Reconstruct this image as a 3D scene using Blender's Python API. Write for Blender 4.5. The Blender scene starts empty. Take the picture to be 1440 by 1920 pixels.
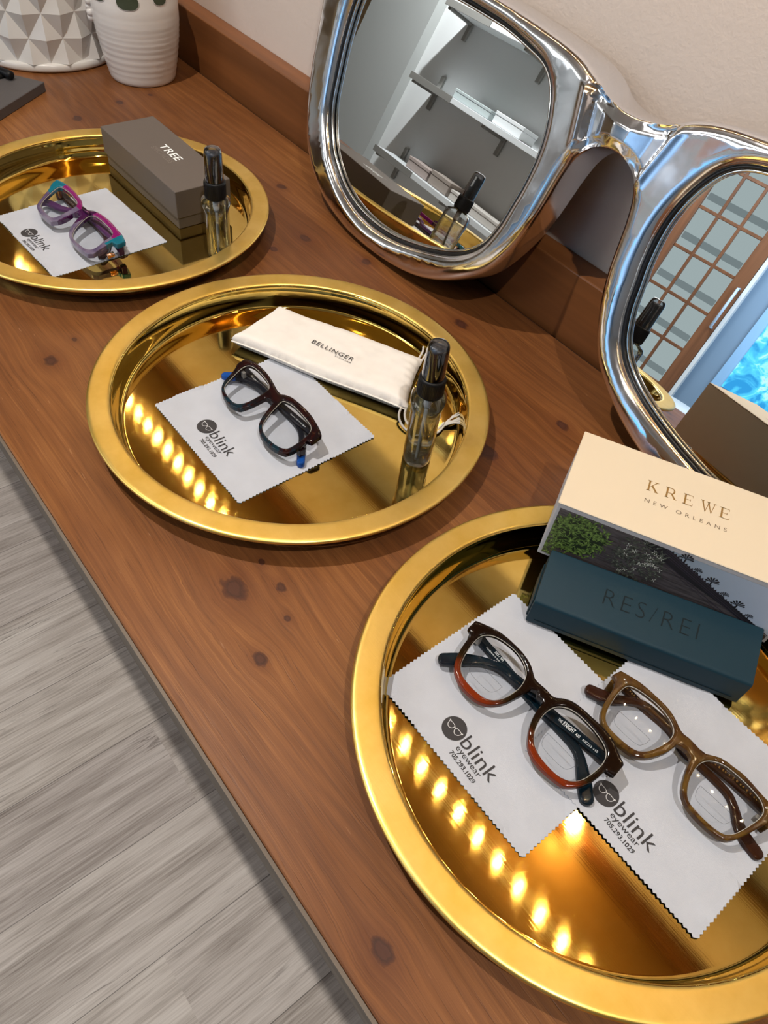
import bpy, bmesh, math, random
import numpy as np
from mathutils import Vector, Matrix, noise as mnoise
from mathutils.geometry import delaunay_2d_cdt
random.seed(7)
scn = bpy.context.scene
COL = scn.collection
PI = math.pi

# ------------------------------------------------------------------ helpers
def link(o, parent=None):
    COL.objects.link(o)
    if parent is not None: o.parent = parent
    return o
def tag(o, label=None, cat=None, group=None, kind=None):
    if label: o['label'] = label
    if cat: o['category'] = cat
    if group: o['group'] = group
    if kind: o['kind'] = kind
    return o
def empty(name, loc=(0, 0, 0), rotz=0.0, label=None, cat=None, group=None):
    o = bpy.data.objects.new(name, None); o.empty_display_size = .02
    o.location = loc; o.rotation_euler = (0, 0, rotz); link(o)
    return tag(o, label, cat, group)
def mesh_obj(name, verts, faces, mat, parent=None, smooth=False, mats=None):
    me = bpy.data.meshes.new(name)
    me.from_pydata([tuple(map(float, v)) for v in verts], [], [tuple(int(i) for i in f) for f in faces])
    me.update()
    if smooth:
        me.polygons.foreach_set('use_smooth', [True] * len(me.polygons))
    me.materials.append(mat)
    return link(bpy.data.objects.new(name, me), parent)
def bm_obj(name, bm, mat, parent=None, smooth=False, recalc=True):
    if recalc: bmesh.ops.recalc_face_normals(bm, faces=bm.faces[:])
    me = bpy.data.meshes.new(name); bm.to_mesh(me); bm.free()
    if smooth: me.polygons.foreach_set('use_smooth', [True] * len(me.polygons))
    me.materials.append(mat)
    return link(bpy.data.objects.new(name, me), parent)
def add_box(bm, lo, hi, bev=0.0, seg=2):
    r = bmesh.ops.create_cube(bm, size=1.0)
    vs = r['verts']
    for v in vs:
        for k in range(3): v.co[k] = lo[k] + (v.co[k] + .5) * (hi[k] - lo[k])
    if bev > 0:
        es = list({e for v in vs for e in v.link_edges})
        bmesh.ops.bevel(bm, geom=es, offset=bev, segments=seg, affect='EDGES', profile=.5)
def box_obj(name, lo, hi, mat, parent=None, bev=0.0, seg=2):
    bm = bmesh.new(); add_box(bm, lo, hi, bev, seg)
    return bm_obj(name, bm, mat, parent)
def lathe(prof, n=64, sx=1.0, sy=1.0, cap=True):
    vs = []; fs = []; rings = []
    for (r, z) in prof:
        if r < 1e-7:
            rings.append([len(vs)]); vs.append((0, 0, z))
        else:
            rings.append(list(range(len(vs), len(vs) + n)))
            for i in range(n):
                a = 2 * PI * i / n; vs.append((r * sx * math.cos(a), r * sy * math.sin(a), z))
    for A, B in zip(rings[:-1], rings[1:]):
        if len(A) == 1 and len(B) == 1: continue
        for i in range(n):
            j = (i + 1) % n
            if len(A) == 1: fs.append((A[0], B[j], B[i]))
            elif len(B) == 1: fs.append((A[i], A[j], B[0]))
            else: fs.append((A[i], A[j], B[j], B[i]))
    return vs, fs
def fix_normals(o):
    bm = bmesh.new(); bm.from_mesh(o.data); bmesh.ops.recalc_face_normals(bm, faces=bm.faces[:]); bm.to_mesh(o.data); bm.free(); return o
def lathe_obj(name, prof, mat, parent=None, n=64, sx=1, sy=1, smooth=True, rotz=0.0, off=(0, 0, 0)):
    vs, fs = lathe(prof, n, sx, sy)
    c, s = math.cos(rotz), math.sin(rotz)
    vs = [(c * x - s * y + off[0], s * x + c * y + off[1], z + off[2]) for x, y, z in vs]
    return fix_normals(mesh_obj(name, vs, fs, mat, parent, smooth))
def catmull(pts, n=6, closed=False):
    pts = [np.array(p, float) for p in pts]; out = []
    N = len(pts)
    rng = range(N) if closed else range(N - 1)
    for i in rng:
        if closed: p0, p1, p2, p3 = pts[i - 1], pts[i], pts[(i + 1) % N], pts[(i + 2) % N]
        else: p0, p1, p2, p3 = pts[max(i - 1, 0)], pts[i], pts[i + 1], pts[min(i + 2, N - 1)]
        for k in range(n):
            t = k / n
            out.append(.5 * ((2 * p1) + (-p0 + p2) * t + (2 * p0 - 5 * p1 + 4 * p2 - p3) * t * t + (-p0 + 3 * p1 - 3 * p2 + p3) * t ** 3))
    if not closed: out.append(pts[-1])
    return out
def resample(pts, step, closed=True):
    pts = np.array(pts, float)
    if closed: pts = np.vstack([pts, pts[:1]])
    seg = np.linalg.norm(np.diff(pts, axis=0), axis=1); s = np.r_[0, np.cumsum(seg)]
    n = max(4, int(round(s[-1] / step)))
    t = np.linspace(0, s[-1], n + 1)
    if closed: t = t[:-1]
    return np.stack([np.interp(t, s, pts[:, k]) for k in range(pts.shape[1])], 1)
def chaikin(pts, it=1):
    P = np.array(pts, float)
    for _ in range(it):
        Q = np.roll(P, -1, 0); P = np.stack([.75 * P + .25 * Q, .25 * P + .75 * Q], 1).reshape(-1, P.shape[1])
    return P
def chaikin_c(pts, it=2, ang=38):
    P = [np.array(p, float) for p in pts]; fl = []
    for i in range(len(P)):
        a = P[i] - P[i - 1]; b = P[(i + 1) % len(P)] - P[i]
        t = abs(math.degrees(math.atan2(a[0] * b[1] - a[1] * b[0], a @ b))); fl.append(t > ang)
    for _ in range(it):
        Q = []; F = []; n = len(P)
        for i in range(n):
            if fl[i]: Q.append(P[i]); F.append(True); continue
            Q.append(.75 * P[i] + .25 * P[i - 1]); F.append(False); Q.append(.75 * P[i] + .25 * P[(i + 1) % n]); F.append(False)
        P = Q; fl = F
    return np.array(P)
def tube(pts, rad, n=10, closed=False, cap=True):
    """tube mesh data along 3-D points; rad number or list"""
    P = [Vector(p) for p in pts]; N = len(P)
    R = rad if hasattr(rad, '__len__') else [rad] * N
    vs = []; fs = []
    up = Vector((0, 0, 1)); prevn = None
    for i in range(N):
        a = P[i - 1] if (closed or i > 0) else P[i]; b = P[(i + 1) % N] if (closed or i < N - 1) else P[i]
        t = (b - a).normalized()
        if prevn is None:
            nn = t.cross(up)
            if nn.length < 1e-3: nn = t.cross(Vector((1, 0, 0)))
        else: nn = prevn - t * prevn.dot(t)
        nn.normalize(); prevn = nn; bb = t.cross(nn)
        for k in range(n):
            an = 2 * PI * k / n; vs.append(P[i] + (nn * math.cos(an) + bb * math.sin(an)) * R[i])
    M = N if closed else N - 1
    for i in range(M):
        for k in range(n):
            j = (i + 1) % N; l = (k + 1) % n
            fs.append((i * n + k, i * n + l, j * n + l, j * n + k))
    if not closed and cap:
        fs.append(tuple(range(n))[::-1]); fs.append(tuple(range((N - 1) * n, N * n)))
    return vs, fs
def tube_obj(name, pts, rad, mat, parent=None, n=10, closed=False):
    vs, fs = tube(pts, rad, n, closed)
    return fix_normals(mesh_obj(name, vs, fs, mat, parent, True))
def merge(lst):
    vs = []; fs = []
    for v, f in lst:
        o = len(vs); vs += list(v); fs += [tuple(i + o for i in q) for q in f]
    return vs, fs
def in_poly(P, poly):
    x, y = P[:, 0], P[:, 1]; inside = np.zeros(len(P), bool); n = len(poly)
    for i in range(n):
        x1, y1 = poly[i]; x2, y2 = poly[(i + 1) % n]
        c = ((y1 > y) != (y2 > y))
        with np.errstate(divide='ignore', invalid='ignore'):
            xi = (x2 - x1) * (y - y1) / (y2 - y1 + 1e-30) + x1
        inside ^= c & (x < xi)
    return inside
def dist_loops(P, loops):
    D = np.full(len(P), 1e9)
    for L in loops:
        A = L; B = np.roll(L, -1, 0); d = B - A; l2 = (d ** 2).sum(1) + 1e-20
        for i in range(len(A)):
            t = np.clip(((P - A[i]) @ d[i]) / l2[i], 0, 1)
            q = P - (A[i] + t[:, None] * d[i]); D = np.minimum(D, np.hypot(q[:, 0], q[:, 1]))
    return D
def plate(name, outer, holes, step, rr, front, back, place, mat, parent=None, extra=None, fine=None):
    """rounded plate with holes. front(P, d)-> w of the front skin, back(P)-> w of the back, place(u,v,w)->xyz"""
    loops = [resample(outer, step)] + [resample(h, step) for h in holes]
    pts = []; edges = []
    for L in loops:
        o = len(pts); pts += [tuple(p) for p in L]; edges += [(o + i, o + (i + 1) % len(L)) for i in range(len(L))]
    nb = len(pts)
    cand = []
    for li, L in enumerate(loops):
        T = np.roll(L, -1, 0) - np.roll(L, 1, 0); T /= np.linalg.norm(T, axis=1)[:, None] + 1e-12
        Nn = np.stack([-T[:, 1], T[:, 0]], 1)
        for s in (1, -1):
            for fr in (.07, .22, .45, .75):
                cand.append((L + Nn * s * rr * fr, rr * fr))
    keep = []
    def inside(Q):
        m = in_poly(Q, loops[0])
        for h in loops[1:]: m &= ~in_poly(Q, h)
        return m
    for Q, dd in cand:
        m = inside(Q); Q = Q[m]
        if len(Q):
            d = dist_loops(Q, loops); keep.append(Q[d > dd * .93])
    lo = loops[0].min(0); hi = loops[0].max(0)
    gx, gy = np.meshgrid(np.arange(lo[0], hi[0], step), np.arange(lo[1], hi[1], step))
    G = np.stack([gx.ravel(), gy.ravel()], 1)
    if fine is not None:
        (fx0, fx1, fy0, fy1, fs_) = fine
        fxg, fyg = np.meshgrid(np.arange(fx0, fx1, fs_), np.arange(fy0, fy1, fs_))
        G = G[~((G[:, 0] > fx0) & (G[:, 0] < fx1) & (G[:, 1] > fy0) & (G[:, 1] < fy1))]
        G = np.vstack([G, np.stack([fxg.ravel(), fyg.ravel()], 1)])
    m = inside(G); G = G[m]
    if len(G): keep.append(G[dist_loops(G, loops) > rr * .9])
    K = np.vstack(keep) if keep else np.zeros((0, 2))
    # thin out near-duplicates
    cell = {}; out = []
    q = (fine[4] if fine is not None else step) * .22
    for p in K:
        key = (int(p[0] / q), int(p[1] / q))
        if key in cell: continue
        cell[key] = 1; out.append(tuple(p))
    pts += out
    r = delaunay_2d_cdt([Vector(p) for p in pts], edges, [], 0, 1e-7)
    V = np.array([tuple(v) for v in r[0]]); F = [tuple(f) for f in r[2]]
    C_ = np.array([V[list(f)].mean(0) for f in F]); ok = inside(C_)
    F = [f for f, k in zip(F, ok) if k]
    d = dist_loops(V, loops)
    wf = front(V, d); wb = back(V)
    vs = [place(V[i, 0], V[i, 1], wf[i]) for i in range(len(V))]
    n = len(vs)
    fs = list(F)
    # back skin
    vs += [place(V[i, 0], V[i, 1], wb[i]) for i in range(n)]
    fs += [tuple(i + n for i in f[::-1]) for f in F]
    # walls from boundary edges
    cnt = {}
    for f in F:
        for a, b in ((f[0], f[1]), (f[1], f[2]), (f[2], f[0])):
            k = (min(a, b), max(a, b)); cnt.setdefault(k, []).append((a, b))
    for k, l in cnt.items():
        if len(l) == 1:
            a, b = l[0]; fs.append((b, a, a + n, b + n))
    o = mesh_obj(name, vs, fs, mat, parent, True)
    fix_normals(o)
    # crisp edges: mark sharp by angle
    me = o.data; bm = bmesh.new(); bm.from_mesh(me)
    for e in bm.edges:
        if len(e.link_faces) == 2 and e.calc_face_angle(0) > 1.0: e.smooth = False
    bm.to_mesh(me); bm.free()
    return o
def sharp(o, ang=.7):
    bm = bmesh.new(); bm.from_mesh(o.data)
    for e in bm.edges:
        if len(e.link_faces) == 2 and e.calc_face_angle(0) > ang: e.smooth = False
    bm.to_mesh(o.data); bm.free()
    o.data.polygons.foreach_set('use_smooth', [True] * len(o.data.polygons)); return o
def text_data(body, width, height=None, offset=0.0, space=1.0, shear=0.0):
    cu = bpy.data.curves.new('txt', 'FONT'); cu.body = body; cu.size = 1.0; cu.offset = offset
    cu.space_character = space; cu.resolution_u = 3; cu.shear = shear
    ob = bpy.data.objects.new('txt', cu); COL.objects.link(ob)
    dg = bpy.context.evaluated_depsgraph_get()
    me = bpy.data.meshes.new_from_object(ob.evaluated_get(dg))
    V = np.array([tuple(v.co) for v in me.vertices]); F = [tuple(p.vertices) for p in me.polygons]
    COL.objects.unlink(ob); bpy.data.objects.remove(ob); bpy.data.curves.remove(cu); bpy.data.meshes.remove(me)
    x0, x1 = V[:, 0].min(), V[:, 0].max(); s = width / (x1 - x0)
    V[:, 0] = (V[:, 0] - x0) * s
    sy = s if height is None else height / V[:, 1].max()
    V[:, 1] *= sy
    return V, F
def text_obj(name, body, width, place, mat, parent=None, **kw):
    V, F = text_data(body, width, **kw)
    return mesh_obj(name, [place(v[0], v[1]) for v in V], F, mat, parent)

# ------------------------------------------------------------------ materials
def s2l(c): return tuple(((x / 255) / 12.92 if x / 255 <= .04045 else ((x / 255 + .055) / 1.055) ** 2.4) for x in c) + (1.0,)
class NT:
    def __init__(s, name):
        s.m = bpy.data.materials.new(name); s.m.use_nodes = True; s.t = s.m.node_tree; s.t.nodes.clear()
        s.out = s.t.nodes.new('ShaderNodeOutputMaterial')
    def n(s, typ, **kw):
        nd = s.t.nodes.new('ShaderNode' + typ)
        for k, v in kw.items():
            if k.startswith('i_'):
                key = k[2:].replace('_', ' ')
                nd.inputs[key].default_value = v
            else: setattr(nd, k, v)
        return nd
    def l(s, a, b): s.t.links.new(a, b)
    def math(s, op, a, b=None, c=None, clamp=False):
        nd = s.t.nodes.new('ShaderNodeMath'); nd.operation = op; nd.use_clamp = clamp
        for i, x in enumerate((a, b, c)):
            if x is None: continue
            if isinstance(x, (int, float)): nd.inputs[i].default_value = x
            else: s.l(x, nd.inputs[i])
        return nd.outputs[0]
    def vmath(s, op, a, b=None):
        nd = s.t.nodes.new('ShaderNodeVectorMath'); nd.operation = op
        for i, x in enumerate((a, b)):
            if x is None: continue
            if isinstance(x, (tuple, list)): nd.inputs[i].default_value = x
            else: s.l(x, nd.inputs[i])
        return nd
    def ramp(s, fac, stops, interp='LINEAR'):
        nd = s.t.nodes.new('ShaderNodeValToRGB'); e = nd.color_ramp; e.interpolation = interp
        while len(e.elements) < len(stops): e.elements.new(.5)
        for el, (p, c) in zip(e.elements, stops): el.position = p; el.color = c if len(c) == 4 else tuple(c) + (1,)
        s.l(fac, nd.inputs[0]); return nd.outputs[0]
    def mix(s, fac, a, b, mode='MIX'):
        nd = s.t.nodes.new('ShaderNodeMix'); nd.data_type = 'RGBA'; nd.blend_type = mode
        for i, x in ((0, fac), (6, a), (7, b)):
            if isinstance(x, (int, float)): nd.inputs[i].default_value = x
            elif isinstance(x, tuple): nd.inputs[i].default_value = x
            else: s.l(x, nd.inputs[i])
        return nd.outputs[2]
    def noise(s, vec, scale, detail=3, rough=.5, dist=0):
        nd = s.t.nodes.new('ShaderNodeTexNoise'); nd.inputs['Scale'].default_value = scale
        nd.inputs['Detail'].default_value = detail; nd.inputs['Roughness'].default_value = rough; nd.inputs['Distortion'].default_value = dist
        s.l(vec, nd.inputs['Vector']); return nd.outputs['Fac']
    def mapping(s, vec, scale=(1, 1, 1), loc=(0, 0, 0), rot=(0, 0, 0)):
        nd = s.t.nodes.new('ShaderNodeMapping'); nd.inputs['Scale'].default_value = scale; nd.inputs['Location'].default_value = loc; nd.inputs['Rotation'].default_value = rot
        s.l(vec, nd.inputs['Vector']); return nd.outputs[0]
    def obj(s): return s.t.nodes.new('ShaderNodeTexCoord').outputs['Object']
    def bsdf(s, **kw):
        b = s.t.nodes.new('ShaderNodeBsdfPrincipled')
        for k, v in kw.items():
            key = k.replace('_', ' ')
            if isinstance(v, (int, float, tuple)): b.inputs[key].default_value = v
            else: s.l(v, b.inputs[key])
        s.l(b.outputs[0], s.out.inputs[0]); return b
    def bump(s, h, strength=.2, dist=.001):
        nd = s.t.nodes.new('ShaderNodeBump'); nd.inputs['Strength'].default_value = strength; nd.inputs['Distance'].default_value = dist
        s.l(h, nd.inputs['Height']); return nd.outputs[0]
def simple(name, col, rough=.5, metal=0.0, bump=None, spec=.5, coat=0.0, sheen=0.0):
    m = NT(name); kw = dict(Base_Color=col, Roughness=rough, Metallic=metal)
    b = m.bsdf(**kw); b.inputs['Specular IOR Level'].default_value = spec; b.inputs['Coat Weight'].default_value = coat; b.inputs['Coat Roughness'].default_value = .05
    if bump:
        sc, st, ds = bump; o = m.obj(); m.l(m.bump(m.noise(o, sc, 4), st, ds), b.inputs['Normal'])
    return m.m
def emis(name, col, st):
    m = NT(name); e = m.n('Emission'); e.inputs[0].default_value = col; e.inputs[1].default_value = st; m.l(e.outputs[0], m.out.inputs[0]); return m.m

KNOTS = [(-.637,.164,.010),(-.657,.197,.004),(-.303,.172,.015),(-.283,.203,.006),(-.238,.155,.008),(-.033,.110,.010),(-.313,.204,.004),
 (-.256,.191,.004),(-1.156,.487,.008),(-1.13,.409,.010),(-1.163,.541,.005),(-.832,.564,.009),(-.708,.518,.010),(-.705,.47,.007),(-.628,.555,.009),(-.472,.573,.011),
 (-.304,.455,.014),(-.289,.549,.009),(-1.202,.352,.009),(.25,.35,.01),(.5,.2,.012),(-1.6,.3,.01)]
def wood_counter():
    m = NT('stained_pine'); o = m.obj()
    sep = m.n('SeparateXYZ'); m.l(o, sep.inputs[0]); X, Y, Z = sep.outputs
    shift = None; kn = None; halo = None
    kwarp = m.math('MULTIPLY', m.math('SUBTRACT', m.noise(m.mapping(o, (95, 130, 95)), 1.0, 4, .6), .5), 1.3)
    for (kx, ky, kr) in KNOTS:
        dx = m.math('MULTIPLY', m.math('SUBTRACT', X, kx), .72); dy = m.math('SUBTRACT', Y, ky)
        r = m.math('SQRT', m.math('ADD', m.math('MULTIPLY', dx, dx), m.math('MULTIPLY', dy, dy)))
        q = m.math('ADD', m.math('DIVIDE', r, kr * .62), kwarp)
        fall = m.math('EXPONENT', m.math('MULTIPLY', q, -.42))
        sh = m.math('MULTIPLY', m.math('MULTIPLY', fall, dy), -1.0)
        kk = m.math('SUBTRACT', 1.25, q, clamp=True)
        hh = m.math('EXPONENT', m.math('MULTIPLY', m.math('MULTIPLY', q, q), -.22))
        shift = sh if shift is None else m.math('ADD', shift, sh)
        kn = kk if kn is None else m.math('MAXIMUM', kn, kk)
        halo = hh if halo is None else m.math('MAXIMUM', halo, hh)
    Yg = m.math('ADD', Y, shift)
    # boards 0.14 wide
    bi = m.math('FLOOR', m.math('DIVIDE', m.math('ADD', Y, .02), .143))
    comb = m.n('CombineXYZ'); m.l(m.math('MULTIPLY', X, 1.0), comb.inputs[0]); m.l(Yg, comb.inputs[1]); m.l(m.math('ADD', Z, m.math('MULTIPLY', bi, 3.7)), comb.inputs[2])
    v = comb.outputs[0]
    # wide cathedral grain
    warp = m.noise(m.mapping(v, (2.2, 9, 9)), 1.0, 3, .5)
    ring = m.math('SINE', m.math('MULTIPLY', m.math('ADD', m.math('MULTIPLY', Yg, 1.0), m.math('MULTIPLY', warp, .11)), 420))
    ringf = m.math('MULTIPLY', m.math('ADD', ring, 1), .5)
    fine = m.noise(m.mapping(v, (5, 330, 330)), 1.0, 5, .7)
    fib = m.noise(m.mapping(v, (14, 1300, 1300)), 1.0, 3, .6)
    blotch = m.noise(m.mapping(v, (3.2, 7, 5)), 1.0, 4, .55)
    f = m.math('ADD', m.math('MULTIPLY', blotch, .40), m.math('ADD', m.math('MULTIPLY', ringf, .05), m.math('ADD', m.math('MULTIPLY', fine, .32), m.math('MULTIPLY', fib, .23))))
    col = m.ramp(f, [(.36, (.042, .013, .004)), (.45, (.105, .036, .009)), (.54, (.180, .068, .018)), (.65, (.32, .140, .042))])
    bn = m.noise(m.mapping(v, (0.01, 0.01, 1.31)), 1.0, 0)
    col = m.mix(.35, col, m.ramp(bn, [(.35, (.16, .055, .018)), (.65, (.30, .12, .045))]), 'MIX')
    # pores
    pore = m.noise(m.mapping(v, (26, 900, 900)), 1.0, 2, .5)
    pm = m.math('MULTIPLY', m.math('SUBTRACT', .40, pore, clamp=True), 6, clamp=True)
    col = m.mix(m.math('MULTIPLY', pm, .55), col, (.06, .018, .006, 1))
    # light worn scratches
    scr = m.noise(m.mapping(o, (55, 420, 55), rot=(0, 0, .25)), 1.0, 2, .4)
    scm = m.math('MULTIPLY', m.math('SUBTRACT', scr, .735, clamp=True), 9, clamp=True)
    col = m.mix(m.math('MULTIPLY', scm, .45), col, (.62, .36, .2, 1))
    # halo and knot
    kw = m.noise(m.mapping(o, (60, 60, 60)), 1.0, 3)
    col = m.mix(m.math('MULTIPLY', halo, .55), col, (.11, .033, .012, 1))
    kcol = m.ramp(m.math('ADD', kn, m.math('MULTIPLY', kw, .4)), [(.25, (.10, .028, .010)), (.42, (.020, .008, .006)), (.62, (.060, .020, .012)), (.85, (.030, .012, .010)), (1.2, (.055, .020, .014))])
    kmask = m.math('MULTIPLY', m.math('SUBTRACT', m.math('ADD', kn, m.math('MULTIPLY', kw, .25)), .30), 4.0, clamp=True)
    col = m.mix(m.math('MULTIPLY', kmask, .8), col, kcol)
    rough = m.math('ADD', .30, m.math('MULTIPLY', m.noise(m.mapping(o, (14, 60, 14)), 1.0, 4), .22))
    hgt = m.math('ADD', m.math('MULTIPLY', fine, .6), m.math('SUBTRACT', m.math('MULTIPLY', fib, .5), m.math('MULTIPLY', pm, .5)))
    b = m.bsdf(Base_Color=col, Roughness=rough, Normal=m.bump(hgt, .28, .0004))
    b.inputs['Specular IOR Level'].default_value = .28; b.inputs['Coat Weight'].default_value = .06; b.inputs['Coat Roughness'].default_value = .2
    return m.m
def wood_plain(name, dark, light, axis='X', scale=1.0, rough=.4, coat=.15):
    m = NT(name); o = m.obj()
    sc = {'X': (3, 60, 60), 'Y': (60, 3, 60), 'Z': (60, 60, 3)}[axis]; sc = tuple(a * scale for a in sc)
    a = m.noise(m.mapping(o, sc), 1.0, 4, .6); b2 = m.noise(m.mapping(o, tuple(x * .2 for x in sc)), 1.0, 3)
    col = m.ramp(m.math('ADD', m.math('MULTIPLY', a, .5), m.math('MULTIPLY', b2, .5)), [(.33, dark), (.66, light)])
    b = m.bsdf(Base_Color=col, Roughness=rough, Normal=m.bump(a, .15, .0004)); b.inputs['Coat Weight'].default_value = coat
    return m.m
def wood_floor():
    m = NT('vinyl_plank'); o = m.obj(); sep = m.n('SeparateXYZ'); m.l(o, sep.inputs[0]); X, Y, Z = sep.outputs
    W = .182
    xi = m.math('DIVIDE', m.math('ADD', X, 1.03), W); pi_ = m.math('FLOOR', xi); fx = m.math('FRACT', xi)
    rnd = m.n('TexWhiteNoise', noise_dimensions='1D'); m.l(pi_, rnd.inputs['W'])
    yo = m.math('ADD', Y, m.math('MULTIPLY', rnd.outputs[0], 1.2)); yi = m.math('DIVIDE', yo, 1.22); pj = m.math('FLOOR', yi); fy = m.math('FRACT', yi)
    rnd2 = m.n('TexWhiteNoise', noise_dimensions='2D'); cv = m.n('CombineXYZ'); m.l(pi_, cv.inputs[0]); m.l(pj, cv.inputs[1]); m.l(cv.outputs[0], rnd2.inputs['Vector'])
    c2 = m.n('CombineXYZ'); m.l(X, c2.inputs[0]); m.l(Y, c2.inputs[1]); m.l(m.math('MULTIPLY', rnd2.outputs[0], 9), c2.inputs[2]); v = c2.outputs[0]
    g1 = m.noise(m.mapping(v, (30, 2.6, 1)), 1.0, 6, .65, .7); g2 = m.noise(m.mapping(v, (330, 7, 1)), 1.0, 4, .65, .3); g3 = m.noise(m.mapping(v, (6, 1.1, 1)), 1.0, 3, .5, .8)
    f = m.math('ADD', m.math('MULTIPLY', g1, .32), m.math('ADD', m.math('MULTIPLY', g2, .34), m.math('MULTIPLY', g3, .34)))
    col = m.ramp(f, [(.34, (.14, .115, .098)), (.43, (.32, .285, .255)), (.52, (.52, .48, .445)), (.66, (.72, .69, .65))])
    tone = m.ramp(rnd2.outputs[0], [(0, (.93, .91, .91)), (1, (1.06, 1.05, 1.03))]); col = m.mix(1.0, col, tone, 'MULTIPLY')
    # dark cracks / mineral streaks
    cr = m.noise(m.mapping(v, (34, 1.6, 1)), 1.0, 5, .55, 1.2); cm = m.math('SUBTRACT', 1, m.math('MULTIPLY', m.math('ABSOLUTE', m.math('SUBTRACT', cr, .5)), 60), clamp=True)
    gate = m.math('MULTIPLY', m.math('SUBTRACT', g3, .5, clamp=True), 7, clamp=True)
    col = m.mix(m.math('MULTIPLY', m.math('MULTIPLY', cm, gate), .75), col, (.06, .045, .035, 1))
    e1 = m.math('LESS_THAN', fx, .008); e2 = m.math('LESS_THAN', fy, .0); ed = m.math('MAXIMUM', e1, e2)
    col = m.mix(m.math('MULTIPLY', ed, .7), col, (.06, .05, .045, 1))
    b = m.bsdf(Base_Color=col, Roughness=.5, Normal=m.bump(m.math('SUBTRACT', g2, ed), .25, .0006)); return m.m
def brass(name, rough, rvar, scale, bumpst, base=(.80, .50, .115, 1), rot=0.0, dark=(.62, .34, .06, 1), wav=0.0, aniso=0.0, tang=(1, 0, 0)):
    m = NT(name); o = m.obj()
    br = m.noise(m.mapping(o, scale, rot=(0, 0, rot)), 1.0, 4, .6)
    bl = m.noise(o, 22, 4, .6)
    bl2 = m.noise(o, 9, 3, .5)
    col = m.mix(m.ramp(bl, [(.35, (0, 0, 0)), (.7, (1, 1, 1))]), base, dark)
    r = m.math('ADD', rough, m.math('MULTIPLY', m.math('ADD', m.math('MULTIPLY', bl, .6), m.math('MULTIPLY', br, .4)), rvar))
    h = m.math('ADD', br, m.math('MULTIPLY', bl2, wav)) if wav else br
    b = m.bsdf(Base_Color=col, Metallic=1.0, Roughness=r, Normal=m.bump(h, bumpst, .0004))
    if aniso:
        b.inputs['Anisotropic'].default_value = aniso
        cx_ = m.n('CombineXYZ')
        for i_ in range(3): cx_.inputs[i_].default_value = tang[i_]
        m.l(cx_.outputs[0], b.inputs['Tangent'])
    return m.m
def mirror_metal():
    m = NT('polished_aluminium'); o = m.obj()
    a = m.noise(o, 13, 2, .5, .5); a2 = m.noise(o, 34, 2, .5); sc = m.noise(m.mapping(o, (400, 400, 60)), 1.0, 3)
    r = m.math('ADD', .09, m.math('MULTIPLY', m.math('SUBTRACT', m.noise(o, 20, 4, .6), .45, clamp=True), .55))
    h = m.math('ADD', m.math('MULTIPLY', a, 1.0), m.math('ADD', m.math('MULTIPLY', a2, .22), m.math('MULTIPLY', sc, .004)))
    m.bsdf(Base_Color=(.88, .89, .92, 1), Metallic=1.0, Roughness=r, Normal=m.bump(h, .20, .005)); return m.m
def thin_glass(name, tint=(1, 1, 1, 1), refl=1.0, edge=0.0):
    m = NT(name); tr = m.n('BsdfTransparent'); tr.inputs[0].default_value = tint; gl = m.n('BsdfGlossy'); gl.inputs['Roughness'].default_value = .02
    fr = m.n('Fresnel'); fr.inputs[0].default_value = 1.5; mx = m.n('MixShader')
    m.l(m.math('MULTIPLY', fr.outputs[0], refl, clamp=True), mx.inputs[0]); m.l(tr.outputs[0], mx.inputs[1]); m.l(gl.outputs[0], mx.inputs[2]); m.l(mx.outputs[0], m.out.inputs[0]); return m.m
def glass(name, ior=1.45, col=(1, 1, 1, 1), rough=0.0):
    m = NT(name); b = m.bsdf(Base_Color=col, Roughness=rough, IOR=ior); b.inputs['Transmission Weight'].default_value = 1.0; return m.m
def fabric(name, col, sc=900, st=.25, var=.06, rough=.9):
    m = NT(name); o = m.obj(); w1 = m.n('TexWave', wave_type='BANDS', bands_direction='X'); w1.inputs['Scale'].default_value = sc; w2 = m.n('TexWave', wave_type='BANDS', bands_direction='Y'); w2.inputs['Scale'].default_value = sc
    m.l(o, w1.inputs[0]); m.l(o, w2.inputs[0]); n = m.noise(o, 60, 4); n2 = m.noise(o, 1300, 2)
    c = m.mix(m.ramp(n, [(.3, (0, 0, 0)), (.7, (1, 1, 1))]), tuple(x * (1 - var) for x in col[:3]) + (1,), tuple(min(1, x * (1 + var)) for x in col[:3]) + (1,))
    h = m.math('ADD', m.math('MULTIPLY', m.math('ADD', w1.outputs['Fac'], w2.outputs['Fac']), .4), n2)
    b = m.bsdf(Base_Color=c, Roughness=rough, Normal=m.bump(h, st, .0003)); b.inputs['Sheen Weight'].default_value = .15; return m.m
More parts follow.
